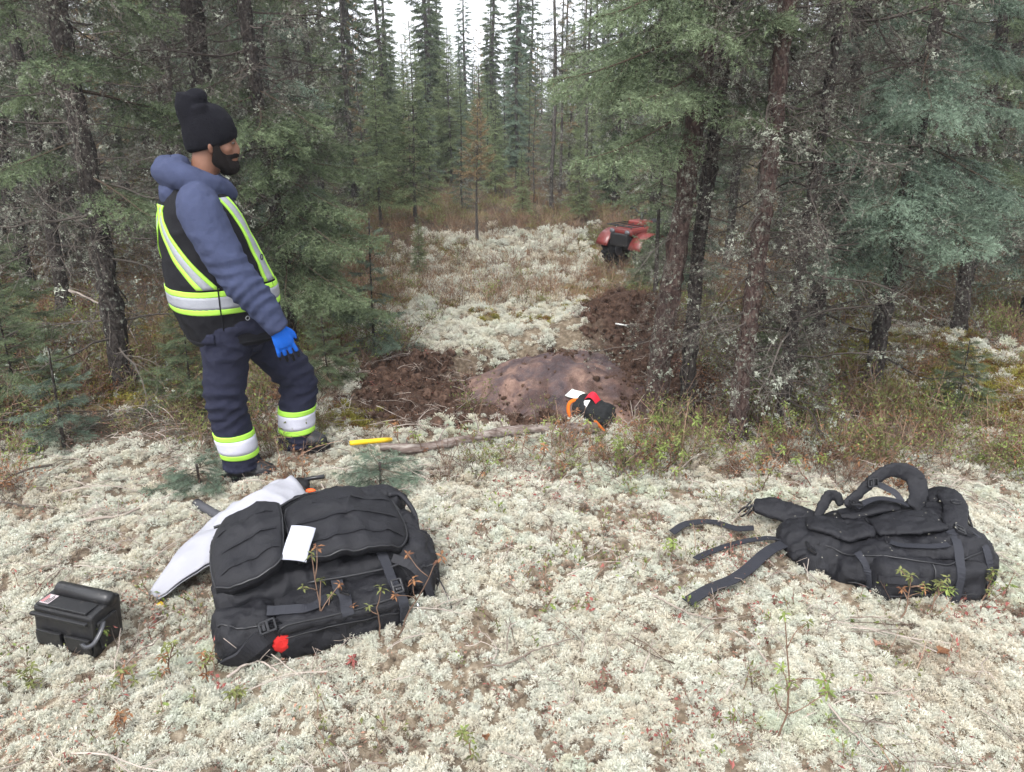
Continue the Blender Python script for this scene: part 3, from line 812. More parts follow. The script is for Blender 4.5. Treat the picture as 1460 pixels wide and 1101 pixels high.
bush = make_tree('young_spruce', 115, 1.0, .012, 'mid', (.04, .98, 75, .55, .15, .0), None, bark_dark, needle_pale); stand(bush, 1.44, 8.35, .4, .62); tag(bush, 'knee high bushy spruce right in front of the quad bike', 'young tree')
b2 = copy_tree(bush); stand(b2, 1.74, 8.6, 2.2, 1.15); tag(b2, 'waist high bushy spruce hiding the far side of the quad bike', 'young tree')
put(P_M[3], 1.75, 7.4, .7, .55, 'low green spruce hanging over the red quad bike', None, 'young tree')

put(P_M[3], -.95, 15.2, .2, .38, 'bluish young spruce at the back of the clearing behind the lone larch', None, 'young tree')
put(P_M[4], 1.15, 13.6, 3.1, .55, 'pale young spruce at the right back edge of the clearing below the pole stems', None, 'young tree')
put(P_M[5], -2.7, 14.6, 1.0, .6, 'small tan larch left of the pair of light green young spruces', None, 'young tree')
put(P_M[5], .45, 16.4, 4.0, .5, 'small tan larch in the middle of the back edge of the clearing', None, 'young tree')
put(P_M[4], -.35, 17.2, 2.2, .75, 'light green young spruce farther back in the gap between the spires', None, 'young tree')
put(P_M[1], -3.0, 15.2, .9, .8, 'dark spruce with low green boughs behind the light green pair')
put(P_M[1], 2.3, 12.6, 2.6, .9, 'dark spruce with low green boughs behind the quad bike')
put(P_M[3], .95, 19.5, 2.0, .5, 'bluish young spruce far back right of the sky gap', None, 'young tree')
put(P_M[3], -1.9, 18.5, 3.0, .52, 'bluish young spruce far back left of the sky gap', None, 'young tree')
# ---- dead boughs broken off and lying in the undergrowth at the left
def fallen_boughs():
    g = np.random.default_rng(88); ms = []
    for p in DEAD['near']: ms.append(poly_mesh('fallen_branch', p.V, p.T, [twig_m, beard_m], p.M, p.tint))
    for x, y in ((-2.3, 3.55), (-1.9, 3.75), (-2.7, 3.5), (-1.75, 3.95), (-2.1, 4.1), (-2.6, 4.0), (-1.55, 4.15), (-3.0, 3.9), (-2.45, 3.2), (1.7, 3.95), (2.0, 4.1), (2.4, 4.0), (.75, 3.72)):
        o = link('fallen_branch', ms[g.integers(len(ms))], None, (x, y, gz(x, y) + .05), (g.normal(0, .4), g.normal(-.12, .1), g.uniform(0, 6.28)))
        tag(o, 'dead grey bough lying in the undergrowth ' + ('left of the man' if x < 0 else 'before the right trunks'), 'branch', 'fallen dead boughs')
fallen_boughs()
for (px, s_, k_, lb) in ((553, .95, 0, 'narrow tall spruce spire standing at the left side of the sky gap'), (618, 1.0, 2, 'broad full spruce spire standing in the sky gap, left of its middle'), (664, .85, 1, 'slim bluish spire in the middle of the sky gap'), (703, .95, 0, 'narrow full spire just right of the middle of the sky gap'), (742, 1.0, 2, 'broad spire at the right side of the sky gap')):
    Y = 25.5 + 1.5 * math.sin(px); put(P_F[k_], (px - 730) / FPX * Y * .95, Y, px, s_, lb)
# ---- the crowded stands
def fill():
    g = np.random.default_rng(12); pts = []
    taken = [(o.location.x, o.location.y) for o in bpy.data.objects if o.parent is None and o.type == 'EMPTY']
    def ok(x, y, d):
        return all((x - a) ** 2 + (y - b) ** 2 > d * d for a, b in taken)
    def run(n, xr, yr, d, test):
        c = 0
        for _ in range(4000):
            if c >= n: break
            x = g.uniform(*xr); y = g.uniform(*yr)
            if abs(x) > .68 * (y + .6) + 1.2 or not test(x, y) or not ok(x, y, d): continue
            taken.append((x, y)); pts.append((x, y)); c += 1
    run(30, (-9, -1.6), (5.6, 12), .8, lambda x, y: x < -1.9 - .12 * (y - 5.5))
    run(26, (1.4, 9), (5.4, 12), .85, lambda x, y: x > 2.0 - .05 * (y - 5) + (.8 if 7.0 < y < 9.5 else 0))
    run(56, (-15, 15), (12, 21), .95, lambda x, y: (x < -2.5 or x > 1.6 or (y > 17.5 and abs(x + .9) > .6)))
    small = len(pts); run(54, (-5.5, 5), (15.5, 28), .7, lambda x, y: abs(x + .6) < 3.2); small = set(pts[small:])
    run(60, (-22, 22), (21, 36), 1.5, lambda x, y: min(abs(x / y + v) for v in (.045, .115, .17)) > .012 or y > 31)
    for x, y in pts:
        far = y > 12.5
        if far:
            pr = P_F[g.choice(4, p=[.38, .30, .24, .08])]
        else: pr = P_M[g.choice(4, p=[.30, .26, .26, .18])]
        s_ = g.uniform(.8, 1.15)
        if (x, y) in small:
            k_ = g.choice(3, p=[.55, .3, .15]); put((P_M[4], P_M[3], P_M[5])[k_], x, y, g.uniform(0, 6.28), (g.uniform(.7, 1.25), g.uniform(.36, .58), g.uniform(.35, .6))[k_], ('pale young spruce', 'bluish young spruce', 'small tan larch')[k_] + ' in the young growth filling the far end of the clearing', 'young growth at the far end', 'young tree'); continue
        look = {id(P_M[0]): 'brown twigged spruce green only high up', id(P_M[1]): 'spruce green nearly down to the moss', id(P_M[2]): 'grey stemmed dying spruce', id(P_M[3]): 'bluish bushy spruce', id(P_F[0]): 'narrow dark green', id(P_F[1]): 'bluish narrow', id(P_F[2]): 'broad dark green', id(P_F[3]): ''}[id(pr)]
        if pr in (P_F[3],): lab = 'tan needled larch among the far spruces behind the clearing'; gr = 'larches behind the clearing'
        elif y > 21: lab = look + ' spruce spire in the far stand behind the clearing'; gr = 'far spruces'
        elif far: lab = look + (' spruce in the wood at the left end of the clearing' if x < 0 else ' spruce in the wood at the right end of the clearing'); gr = 'spruces ringing the clearing'
        elif x < 0: lab = look + ' in the shady crowded stand ' + ('behind the man' if x > -4.2 else 'toward the left border'); gr = 'spruces of the left stand'
        else: lab = look + (' crowded behind the lichen draped trunks' if x < 3.6 else ' in the shady stand toward the right border'); gr = 'spruces of the right stand'
        put(pr, x, y, g.uniform(0, 6.28), s_, lab, gr)
fill()

# the wood farther off, one mass of crowns
def far_wood():
    g = np.random.default_rng(77)
    def tree(seed, H, dens, L0, nm):
        gg = np.random.default_rng(seed); mb = MB(); n = int(H * dens); az = 0
        add_tube(mb, [(0, 0, -.2), (0, 0, H * .5), (0, 0, H)], [.07, .045, .01], 5, m=1, tint=.3)
        for i in range(n):
            z = .5 + (H - .6) * (i + gg.random()) / n; az += 2.4 + gg.normal(0, .3)
            pr = LIVE['far'][0]; L = L0 * (1 - .75 * z / H) * gg.uniform(.6, 1.15)
            if z < H * .35 and gg.random() < .45: continue
            grow(mb, pr, z, az, -.2 + gg.normal(0, .15), L / .5, np.array((0, 0, z)), gg, 0, gg.normal(0, .1))
        return mb.mesh('far_spruce', [nm, twig_live])
    M = sources('far_spruce', [tree(1, 8.0, 9, .9, needle_dark), tree(2, 7.0, 9, .8, needle_blue), tree(3, 9.0, 8, 1.0, needle_dark)])
    P = []; Sc = []
    while len(P) < 620:
        y = g.uniform(33, 95); x = g.uniform(-.75, .75) * (y + 3)
        b = abs((x / y) + .085) < .13
        s = g.uniform(.5, .8) if b else g.uniform(.8, 1.2)
        if b and y < 45: continue
        P.append((x, y, gz(x, y))); Sc.append(s)
    scatter('distant_woods', P, np.stack([np.zeros(len(P)), np.zeros(len(P)), g.uniform(0, 6.28, len(P))], 1), Sc, M, 3, 'distant spruce wood closing off the view behind the clearing', 'woods')
far_wood()
# ================================================================== undergrowth and litter
def leafq(mb, P, D, N, l, w, m, tint):
    """pointed leaves folded along the midrib: base P, direction D, normal N"""
    k = len(P); Sd = np.cross(D, N); Sd /= np.linalg.norm(Sd, axis=1)[:, None] + 1e-9
    l = np.broadcast_to(l, (k,))[:, None]; w = np.broadcast_to(w, (k,))[:, None]
    mid = P + D * l * .5 - N * l * .02; tip = P + D * l - N * l * .16
    a = mid + Sd * w * .5 + N * w * .16; b = mid - Sd * w * .5 + N * w * .16
    V = np.concatenate([P, a, tip, b, mid]); i = np.arange(k); tn = np.tile(np.broadcast_to(tint, (k,)), 5)
    F = np.concatenate([np.stack([i, i + 4 * k, i + k], 1), np.stack([i + k, i + 4 * k, i + 2 * k], 1), np.stack([i + 2 * k, i + 4 * k, i + 3 * k], 1), np.stack([i + 3 * k, i + 4 * k, i], 1)])
    mb.add(V, F, m, tn)

leaf_olive = foliage_mat('olive_leaves', (.055, .06, .02), (.24, .26, .09), .5, .35, .35)
leaf_green = foliage_mat('green_leaves', (.06, .09, .02), (.29, .36, .10), .45, .35, .3)
leaf_rust = foliage_mat('rusty_leaves', (.09, .035, .02), (.34, .17, .08), .6, .3, .4)
leaf_red = foliage_mat('red_leaves', (.13, .035, .030), (.34, .11, .095), .6, .3, .3)
stem_m = foliage_mat('plant_stems', (.05, .03, .022), (.26, .17, .12), .85, 0, .5, .1)
grass_m = foliage_mat('dry_grass', (.20, .13, .075), (.48, .37, .24), .85, .3, .5, .1)
litter_m = foliage_mat('leaf_litter', (.08, .04, .03), (.36, .21, .15), .85, .15, .8, .1)
stick_m = foliage_mat('dead_sticks', (.09, .065, .05), (.36, .31, .27), .9, 0, .9, .1)
root_m = foliage_mat('peat_fibres', (.020, .012, .009), (.13, .083, .062), 1, 0, .5, .0)

def heath(seed, leafm, n=16, h=.26, leaves=9, lw=.008, ll=.019, lean=.5):
    """low wiry shrub: many thin stems with small leaves"""
    g = np.random.default_rng(seed); mb = MB()
    d = unit(np.stack([g.normal(0, lean, n), g.normal(0, lean, n), np.ones(n)], 1))
    p0 = np.stack([g.normal(0, .035, n), g.normal(0, .035, n), np.full(n, -.02)], 1)
    C = qcurve(p0, d, h * g.uniform(.45, 1.1, n), g.normal(0, .25, (n, 3)), 6)
    ribs(mb, C, .0042, .0018, g, 0, g.uniform(.2, .9, n))
    k = 3; i = np.repeat(np.arange(n), k); q = C[i, g.integers(2, 5, n * k)]; e = unit(d[i] + g.normal(0, .6, (n * k, 3)))
    C2 = qcurve(q, e, h * g.uniform(.15, .4, n * k), g.normal(0, .2, (n * k, 3)), 4)
    ribs(mb, C2, .0028, .0014, g, 0, g.uniform(.2, .9, n * k))
    E = np.concatenate([C[:, 3:].reshape(-1, 3), C2[:, 1:].reshape(-1, 3)])
    if leaves:
        i = g.integers(0, len(E), n * leaves); P = E[i] + g.normal(0, .006, (len(i), 3)); D = unit(g.normal(0, .8, (len(i), 3)) + np.array((0, 0, .2))); N = unit(np.cross(D, g.normal(0, 1, D.shape)) + np.array((0, 0, .8)))
        leafq(mb, P, D, N, g.uniform(.7, 1.3, len(i)) * ll, g.uniform(.7, 1.3, len(i)) * lw, 1, np.clip(g.normal(.55, .25, len(i)), 0, 1))
    return mb.mesh('heath', [stem_m, leafm])

def blades(seed, n=14, h=.24):
    g = np.random.default_rng(seed); mb = MB()
    d = unit(np.stack([g.normal(0, .38, n), g.normal(0, .38, n), np.ones(n)], 1)); p = np.stack([g.normal(0, .03, n), g.normal(0, .03, n), np.full(n, -.01)], 1)
    ribs(mb, qcurve(p, d, h * g.uniform(.4, 1.1, n), g.normal(0, .3, (n, 3)), 5), .0045, .0015, g, 0, g.uniform(0, 1, n))
    return mb.mesh('dry_grass', [grass_m])

def stick(seed, n=1, L=.22, w=.0042):
    g = np.random.default_rng(seed); mb = MB()
    for k in range(n):
        a = g.uniform(0, 6.28); t = np.linspace(0, 1, 7); l = L * g.uniform(.5, 1.2)
        P = np.stack([np.cos(a) * l * (t - .5), np.sin(a) * l * (t - .5), .008 + .03 * np.sin(t * 3.1) * g.uniform(0, 1)], 1) + np.cumsum(g.normal(0, .007, (7, 3)), 0) * np.array((1, 1, .5))
        add_tube(mb, P, np.linspace(w * .5, w * .2, 7), 3, m=0, tint=g.uniform(.1, .9))
        for j in range(g.integers(0, 4)):
            q = P[g.integers(1, 6)]; e = unit(np.array((np.cos(a) + g.normal(0, .8), np.sin(a) + g.normal(0, .8), g.uniform(0, .6))))
            add_tube(mb, np.stack([q, q + e * l * .12 + g.normal(0, .004, 3), q + e * l * .25]), [w * .26, w * .2, w * .1], 3, m=0, tint=g.uniform(.2, .9))
    return mb.mesh('fine_twig', [stick_m])

def flakes(seed, n=9, m=litter_m, sp=.035, s=.016):
    g = np.random.default_rng(seed); mb = MB()
    P = np.stack([g.normal(0, sp, n), g.normal(0, sp, n), g.uniform(0, .018, n)], 1); a = g.uniform(0, 6.28, n)
    D = unit(np.stack([np.cos(a), np.sin(a), g.normal(0, .35, n)], 1)); N = unit(np.cross(D, np.cross(np.tile((0., 0, 1), (n, 1)), D)) + g.normal(0, .25, (n, 3)))
    leafq(mb, P, D, N, s * g.uniform(.5, 1.3, n), s * .5 * g.uniform(.5, 1.2, n), 0, g.uniform(0, 1, n))
    return mb.mesh('leaf_litter', [m])

def clod(seed):
    g = np.random.default_rng(seed); mb = MB(); V, F = ico((0, 0, 0), 1, 2)
    V = V * (1 + .5 * fbm3(V * 1.6, 3, seed))[:, None] * np.array((1, 1, .7)); mb.add(V, F, 0, np.clip(.4 + fbm3(V * 3, 2, seed), 0, 1))
    n = 34; d = unit(g.normal(0, 1, (n, 3)) + np.array((0, 0, .4))); ribs(mb, qcurve(d * .7, d, g.uniform(.5, 1.5, n), g.normal(0, .5, (n, 3)), 4), .09, .03, g, 0, g.uniform(.2, 1, n))
    return mb.mesh('peat_clod', [root_m])

moss_m = foliage_mat('moss_tips', (.06, .06, .015), (.37, .33, .08), .9, .25, .7, .0)
rustmoss_m = foliage_mat('rusty_moss_tips', (.06, .04, .018), (.26, .15, .06), .9, .25, .7, .0)

def tri_rot(g, n, tilt=.15): return np.stack([g.normal(0, tilt, n), g.normal(0, tilt, n), g.uniform(0, 6.28, n)], 1)

def lay(name, seed, bands, prob, r, coll, n, label, cat, up=0.0, tilt=.2, block=0.02):
    g = np.random.default_rng(seed); X = []; Y = []
    for y0, y1, dens in bands:
        x, y = sample_band(dens, y0, y1, g); k = (g.random(len(x)) < prob(x, y)) & ~blocked(x, y, block); X.append(x[k]); Y.append(y[k])
    x = np.concatenate(X); y = np.concatenate(Y); s = g.uniform(r[0], r[1], len(x)) * (1 + .0 * y)
    scatter(name, np.stack([x, y, ground_h(x, y) + up * s], 1), tri_rot(g, len(x), tilt), s, coll, n, label, cat, seed=seed)

cl = lambda v: np.clip(v, 0, 1)
clearing = lambda x, y: sstep(6.2, 7.5, y) * (1 - sstep(13.0, 14.5, y))
shade = lambda x, y: cl(m_litter(x, y) - m_dirt(x, y)) * (1 - .9 * m_moss(x, y) * (x > 2))
MT = sources('moss_tuft', [m_.mesh('moss_tuft', [moss_m if i < 3 else rustmoss_m]) for i, m_ in enumerate([lichen_tuft(40 + s, 46, .07) for s in range(5)])])
lay('moss', 21, ((3.4, 5, 620), (5, 7.5, 330), (7.5, 13, 110)), lambda x, y: m_moss(x, y) * .9 * (1 - m_dirt(x, y)), (.022, .055), MT, 5, 'yellow green and rusty feather moss between the lichen and under the trees', 'moss')
HT = sources('heath_olive', [heath(50 + i, (leaf_olive, leaf_green, leaf_olive, leaf_green, leaf_rust)[i], 14 + 2 * i, .24, (12, 14, 12, 10, 7)[i]) for i in range(5)] + [heath(58, leaf_olive, 22, .26, 0), heath(59, leaf_olive, 26, .22, 0, lean=.8)])
lay('undergrowth', 22, ((3.3, 5, 60), (5, 8, 36), (8, 12, 14), (12, 18, 12), (18, 28, 4)), lambda x, y: cl(shade(x, y) * 1.1 + .03 + .10 * clearing(x, y) + .45 * np.exp(-((x + 1.35) / .5) ** 2 - ((y - 3.72) / .22) ** 2) + .95 * (fbm2(x * 2.2, y * 2.2, 2, 98) > -.14) * sstep(3.36, 3.55, y) * (1 - sstep(3.70 + .5 * sstep(.5, .8, x), 3.85 + .5 * sstep(.5, .8, x), y)) * sstep(-1.1, -.7, x)), (.5, 1.2), HT, 7, 'low wiry undergrowth of heath shrubs and bare stems under the trees', 'undergrowth')
BT = sources('heath_bare', [heath(60 + i, leaf_rust, 12, .27, (0, 3, 2)[i], lean=.3) for i in range(3)] + [blades(70 + i) for i in range(3)])
lay('dry_grass', 23, ((4.4, 6.5, 14), (6.5, 10, 48), (10, 14.5, 30), (14.5, 24, 12)), lambda x, y: cl(.9 * clearing(x, y) + .35 * sstep(12, 14, y) + .05 * m_moss(x, y)) * (1 - m_dirt(x, y)), (.5, 1.15), BT, 6, 'dry tan grass and bare stems standing in the lichen of the clearing', 'grass')
FT = sources('fine_twig', [stick(80 + i, 1 + i % 2, (.14, .2, .26, .32)[i % 4], (.0036, .0042, .005, .0055)[i % 4]) for i in range(8)])
tw = lambda x, y: cl(.35 + 1.1 * fbm2(x * 1.7, y * 1.7, 3, 95) + .8 * shade(x, y) + .35 * sstep(.0, -1.2, x))
lay('fine_twigs', 24, ((1.1, 3.3, 105), (3.3, 6, 140), (6, 10, 22)), lambda x, y: tw(x, y), (.5, 1.15), FT, 8, 'thin dead twigs strewn over the lichen', 'twigs', up=.02)
LI = sources('leaf_litter', [flakes(90 + i, 10, litter_m if i < 4 else leaf_red, .03, .013) for i in range(5)])
gap = lambda x, y: 1 - sstep(-.30, -.09, fbm2(x * 9.5, y * 8, 3, 91) + .35 * fbm2(x * 1.4, y * 1.4, 2, 92))
red = lambda x, y: cl(.05 + .8 * gap(x, y) + .7 * sstep(.02, .32, fbm2(x * 2.3, y * 2.3, 4, 96)) * 1.0 + .7 * shade(x, y) + np.exp(-((x - .62) / .16) ** 2 - ((y - 2.95) / .16) ** 2))
lay('leaf_litter', 25, ((1.1, 3.4, 260), (3.4, 5.5, 200), (5.5, 9, 50)), red, (.6, 1.3), LI, 5, 'small fallen brown and reddish leaves caught in the lichen', 'leaf litter', up=.012)
CT = sources('peat_clod', [clod(100 + i) for i in range(5)])
lay('peat', 26, ((3.9, 7.2, 420),), lambda x, y: cl(m_dirt(x, y) * 1.5 - .05) * .85, (.010, .042), CT, 5, 'loose dark reddish brown peat and roots thrown up round the dug rock', 'peat', tilt=1.5, block=-.13)
brown_m = foliage_mat('withered_tips', (.045, .032, .025), (.30, .235, .18), .95, .2, .8, .0)
WT = sources('withered_tuft', [lichen_tuft(140 + s, 40, .06).mesh('withered_tuft', [brown_m]) for s in range(4)])
lay('withered_moss', 28, ((1.1, 2.4, 900), (2.4, 3.6, 620), (3.6, 4.4, 300), (4.4, 7, 420), (7, 10, 60)), lambda x, y: cl(.03 + .6 * gap(x, y) * (1 - .6 * (y > 4.4)) + 5 * m_dirt(x, y) * (1 - m_dirt(x, y))) * (1 - m_dirt(x, y) * .6), (.010, .024), WT, 4, 'brown withered moss and lichen crumbs in the hollows between the cushions', 'withered moss', tilt=.6)
ST = sources('ground_sprig', [heath(110 + i, (leaf_olive, leaf_red, leaf_green)[i], 5, .10, 4, .010, .020, .7) for i in range(3)])
lay('ground_sprigs', 27, ((1.1, 3.5, 60), (3.5, 6, 34)), lambda x, y: cl(.28 + 1.3 * fbm2(x * 1.3, y * 1.3, 2, 97) + .45 * sstep(-.3, -1.1, x) * sstep(2.6, 1.8, y) * (y < 2.6)) * (1 - m_dirt(x, y)), (.5, 1.1), ST, 3, 'tiny leafy sprigs pushing up through the lichen', 'sprigs')
# ================================================================== the standing man
from mathutils.bvhtree import BVHTree

def cloth_mat(name, col, rough=.9, scale=260, bump=.004, var=.25, spec=.15, sheen=.0):
    m = mat(name, col, rough, spec); t = NT(m); v = t.coord('Object')
    n = t.noise(v, 14, 4, .6); f = t.noise(v, scale, 2, .6)
    d = tuple(c * (1 - var) for c in col); h = tuple(min(1, c * (1 + var)) for c in col)
    t.l(t.mix(n, d, h), t.b.inputs['Base Color'])
    t.bump(t.math('ADD', t.math('MULTIPLY', f, .35), n), bump * 4, .5)
    m.node_tree.nodes['Principled BSDF'].inputs['Sheen Weight'].default_value = sheen
    return m

hoodie_m = cloth_mat('blue_grey_fleece', (.042, .051, .096), .95, 320, .003, .22)
vest_m = cloth_mat('black_vest_fabric', (.0095, .0095, .012), .8, 400, .003, .3)
navy_m = cloth_mat('navy_work_cloth', (.0165, .018, .034), .85, 380, .004, .25)
hat_m = cloth_mat('black_knit', (.0048, .0048, .0075), .95, 220, .006, .3)
lime_m = cloth_mat('lime_tape', (.36, .66, .08), .7, 300, .002, .08)
silver_m = cloth_mat('silver_tape', (.26, .27, .30), .45, 300, .002, .15, .4)
white_tape_m = cloth_mat('pale_silver_tape', (.47, .47, .54), .5, 300, .002, .1, .4)
skin_m = cloth_mat('brown_skin', (.185, .088, .055), .55, 120, .002, .15, .35)
beard_mat = cloth_mat('black_beard', (.007, .005, .0045), .95, 400, .006, .4)
glove_b = cloth_mat('blue_glove_knit', (.010, .10, .47), .8, 300, .003, .15)
glove_k = cloth_mat('black_glove_coating', (.010, .010, .012), .6, 200, .003, .2)
cuff_m = cloth_mat('white_cuff', (.42, .42, .40), .9, 300)
boot_m = cloth_mat('black_boot_rubber', (.012, .012, .014), .5, 90, .003, .3, .4)

def ell_loft(rows, k=28, n=None, p=2.4):
    """closed loft of superellipse sections: rows of (z, cx, cy, a, b)"""
    rows = np.asarray(rows, float)
    if n: rows = catmull(rows, n)
    th = np.linspace(0, 2 * PI, k, endpoint=False); c = np.cos(th); s = np.sin(th)
    c = np.sign(c) * np.abs(c) ** (2 / p); s = np.sign(s) * np.abs(s) ** (2 / p)
    V = np.stack([rows[:, 1:2] + rows[:, 3:4] * c, rows[:, 2:3] + rows[:, 4:5] * s, np.repeat(rows[:, 0:1], k, 1)], -1).reshape(-1, 3)
    m = len(rows); i = np.arange(m - 1)[:, None] * k; j = np.arange(k)[None]; j2 = (j + 1) % k
    Q = np.stack([i + j, i + j2, i + k + j2, i + k + j], -1).reshape(-1, 4)
    c0 = len(V); V = np.vstack([V, [rows[0, 1], rows[0, 2], rows[0, 0]], [rows[-1, 1], rows[-1, 2], rows[-1, 0]]]); jj = np.arange(k)
    T = np.vstack([np.stack([np.full(k, c0), (jj + 1) % k, jj], 1), np.stack([np.full(k, c0 + 1), (m - 1) * k + jj, (m - 1) * k + (jj + 1) % k], 1)])
    return V, [Q, T]

def turn(V, a, c=(0, 0)):
    x = V[:, 0] - c[0]; y = V[:, 1] - c[1]
    return np.stack([c[0] + x * math.cos(a) - y * math.sin(a), c[1] + x * math.sin(a) + y * math.cos(a), V[:, 2]], 1)

def crumple(V, N, amp, sc, seed, str_=(1, 1, 1), oct=3):
    q = V * np.asarray(str_) * sc
    return V + N * (amp * (1 - 2.2 * np.abs(fbm3(q, oct, seed))) )[:, None]

def folds(V, N, a, b, amp, wave, s0, sw, seed, rad=.16):
    """slanting folds across a limb from a to b, strongest at s0 along it"""
    a = np.array(a, float); b = np.array(b, float); d = b - a; L = np.linalg.norm(d); d /= L; r = V - a; s = r @ d; q = r - s[:, None] * d; rr = np.linalg.norm(q, axis=1)
    e1 = unit(np.cross(d, (0.2, 1, 0))); e2 = np.cross(d, e1); ph = np.arctan2(q @ e2, q @ e1)
    w = np.exp(-((s / L - s0) / sw) ** 2) * (1 - sstep(rad * .8, rad * 1.15, rr)) * (s > -.25 * L) * (s < 1.3 * L)
    t = s / wave + .55 * np.cos(ph + seed) + .8 * fbm3(V * 5, 2, seed); k = np.abs((t % 1) - .5) * 2
    return V + N * (amp * w * ((1 - k ** .7) * 1.6 - .6) * (.6 + .8 * (noise3(V * 9, seed + 3) + .5)))[:, None]

def surf(name, VQN, mats, parent, amp=0, sc=8, seed=1, str_=(1, 1, 1), mi=None):
    V, Q, N = VQN
    if amp: V = crumple(V, N, amp, sc, seed, str_)
    me = poly_mesh(name, V, Q, mats if isinstance(mats, list) else [mats], mi(V, Q) if mi else None, smooth=True)
    return link(name, me, parent), V, Q

def sheet(grid, th, name, m, parent):
    """thin closed sheet from a (a,b,3) grid of outer points and per point inward normals"""
    G, Nn = grid; a, b, _ = G.shape
    V = np.concatenate([G.reshape(-1, 3), (G - Nn * th).reshape(-1, 3)]); n = a * b
    i = (np.arange(a - 1)[:, None] * b + np.arange(b - 1)[None]).ravel()
    Q = np.stack([i, i + 1, i + b + 1, i + b], 1); Q2 = Q[:, ::-1] + n
    e = []
    for x in range(a - 1):
        e += [[x * b, (x + 1) * b, (x + 1) * b + n, x * b + n], [x * b + b - 1, x * b + b - 1 + n, (x + 1) * b + b - 1 + n, (x + 1) * b + b - 1]]
    for y in range(b - 1):
        e += [[y, y + n, y + 1 + n, y + 1], [(a - 1) * b + y, (a - 1) * b + y + 1, (a - 1) * b + y + 1 + n, (a - 1) * b + y + n]]
    return link(name, poly_mesh(name, V, np.vstack([Q, Q2, e]), [m], smooth=True), parent)

def wrap_band(bvh, fo, fd, ns, nw, off, th, name, m, parent, reach=.6):
    """band laid on a surface: for s,w in 0..1 a ray from fo(s,w) along fd(s,w)"""
    G = np.zeros((ns, nw, 3)); N = np.zeros((ns, nw, 3))
    for i in range(ns):
        for j in range(nw):
            s, w = i / (ns - 1), j / (nw - 1)
            o = Vector(fo(s, w)); d = Vector(fd(s, w)).normalized()
            h = bvh.ray_cast(o + d * reach, -d, reach + .02)
            p = h[0] if h[0] is not None else o + d * .2
            G[i, j] = p + d * off; N[i, j] = d
    # even out the band so it does not mirror every crease
    for _ in range(3):
        G[1:-1] = .5 * G[1:-1] + .25 * (G[:-2] + G[2:])
    return sheet((G, N), th, name, m, parent)

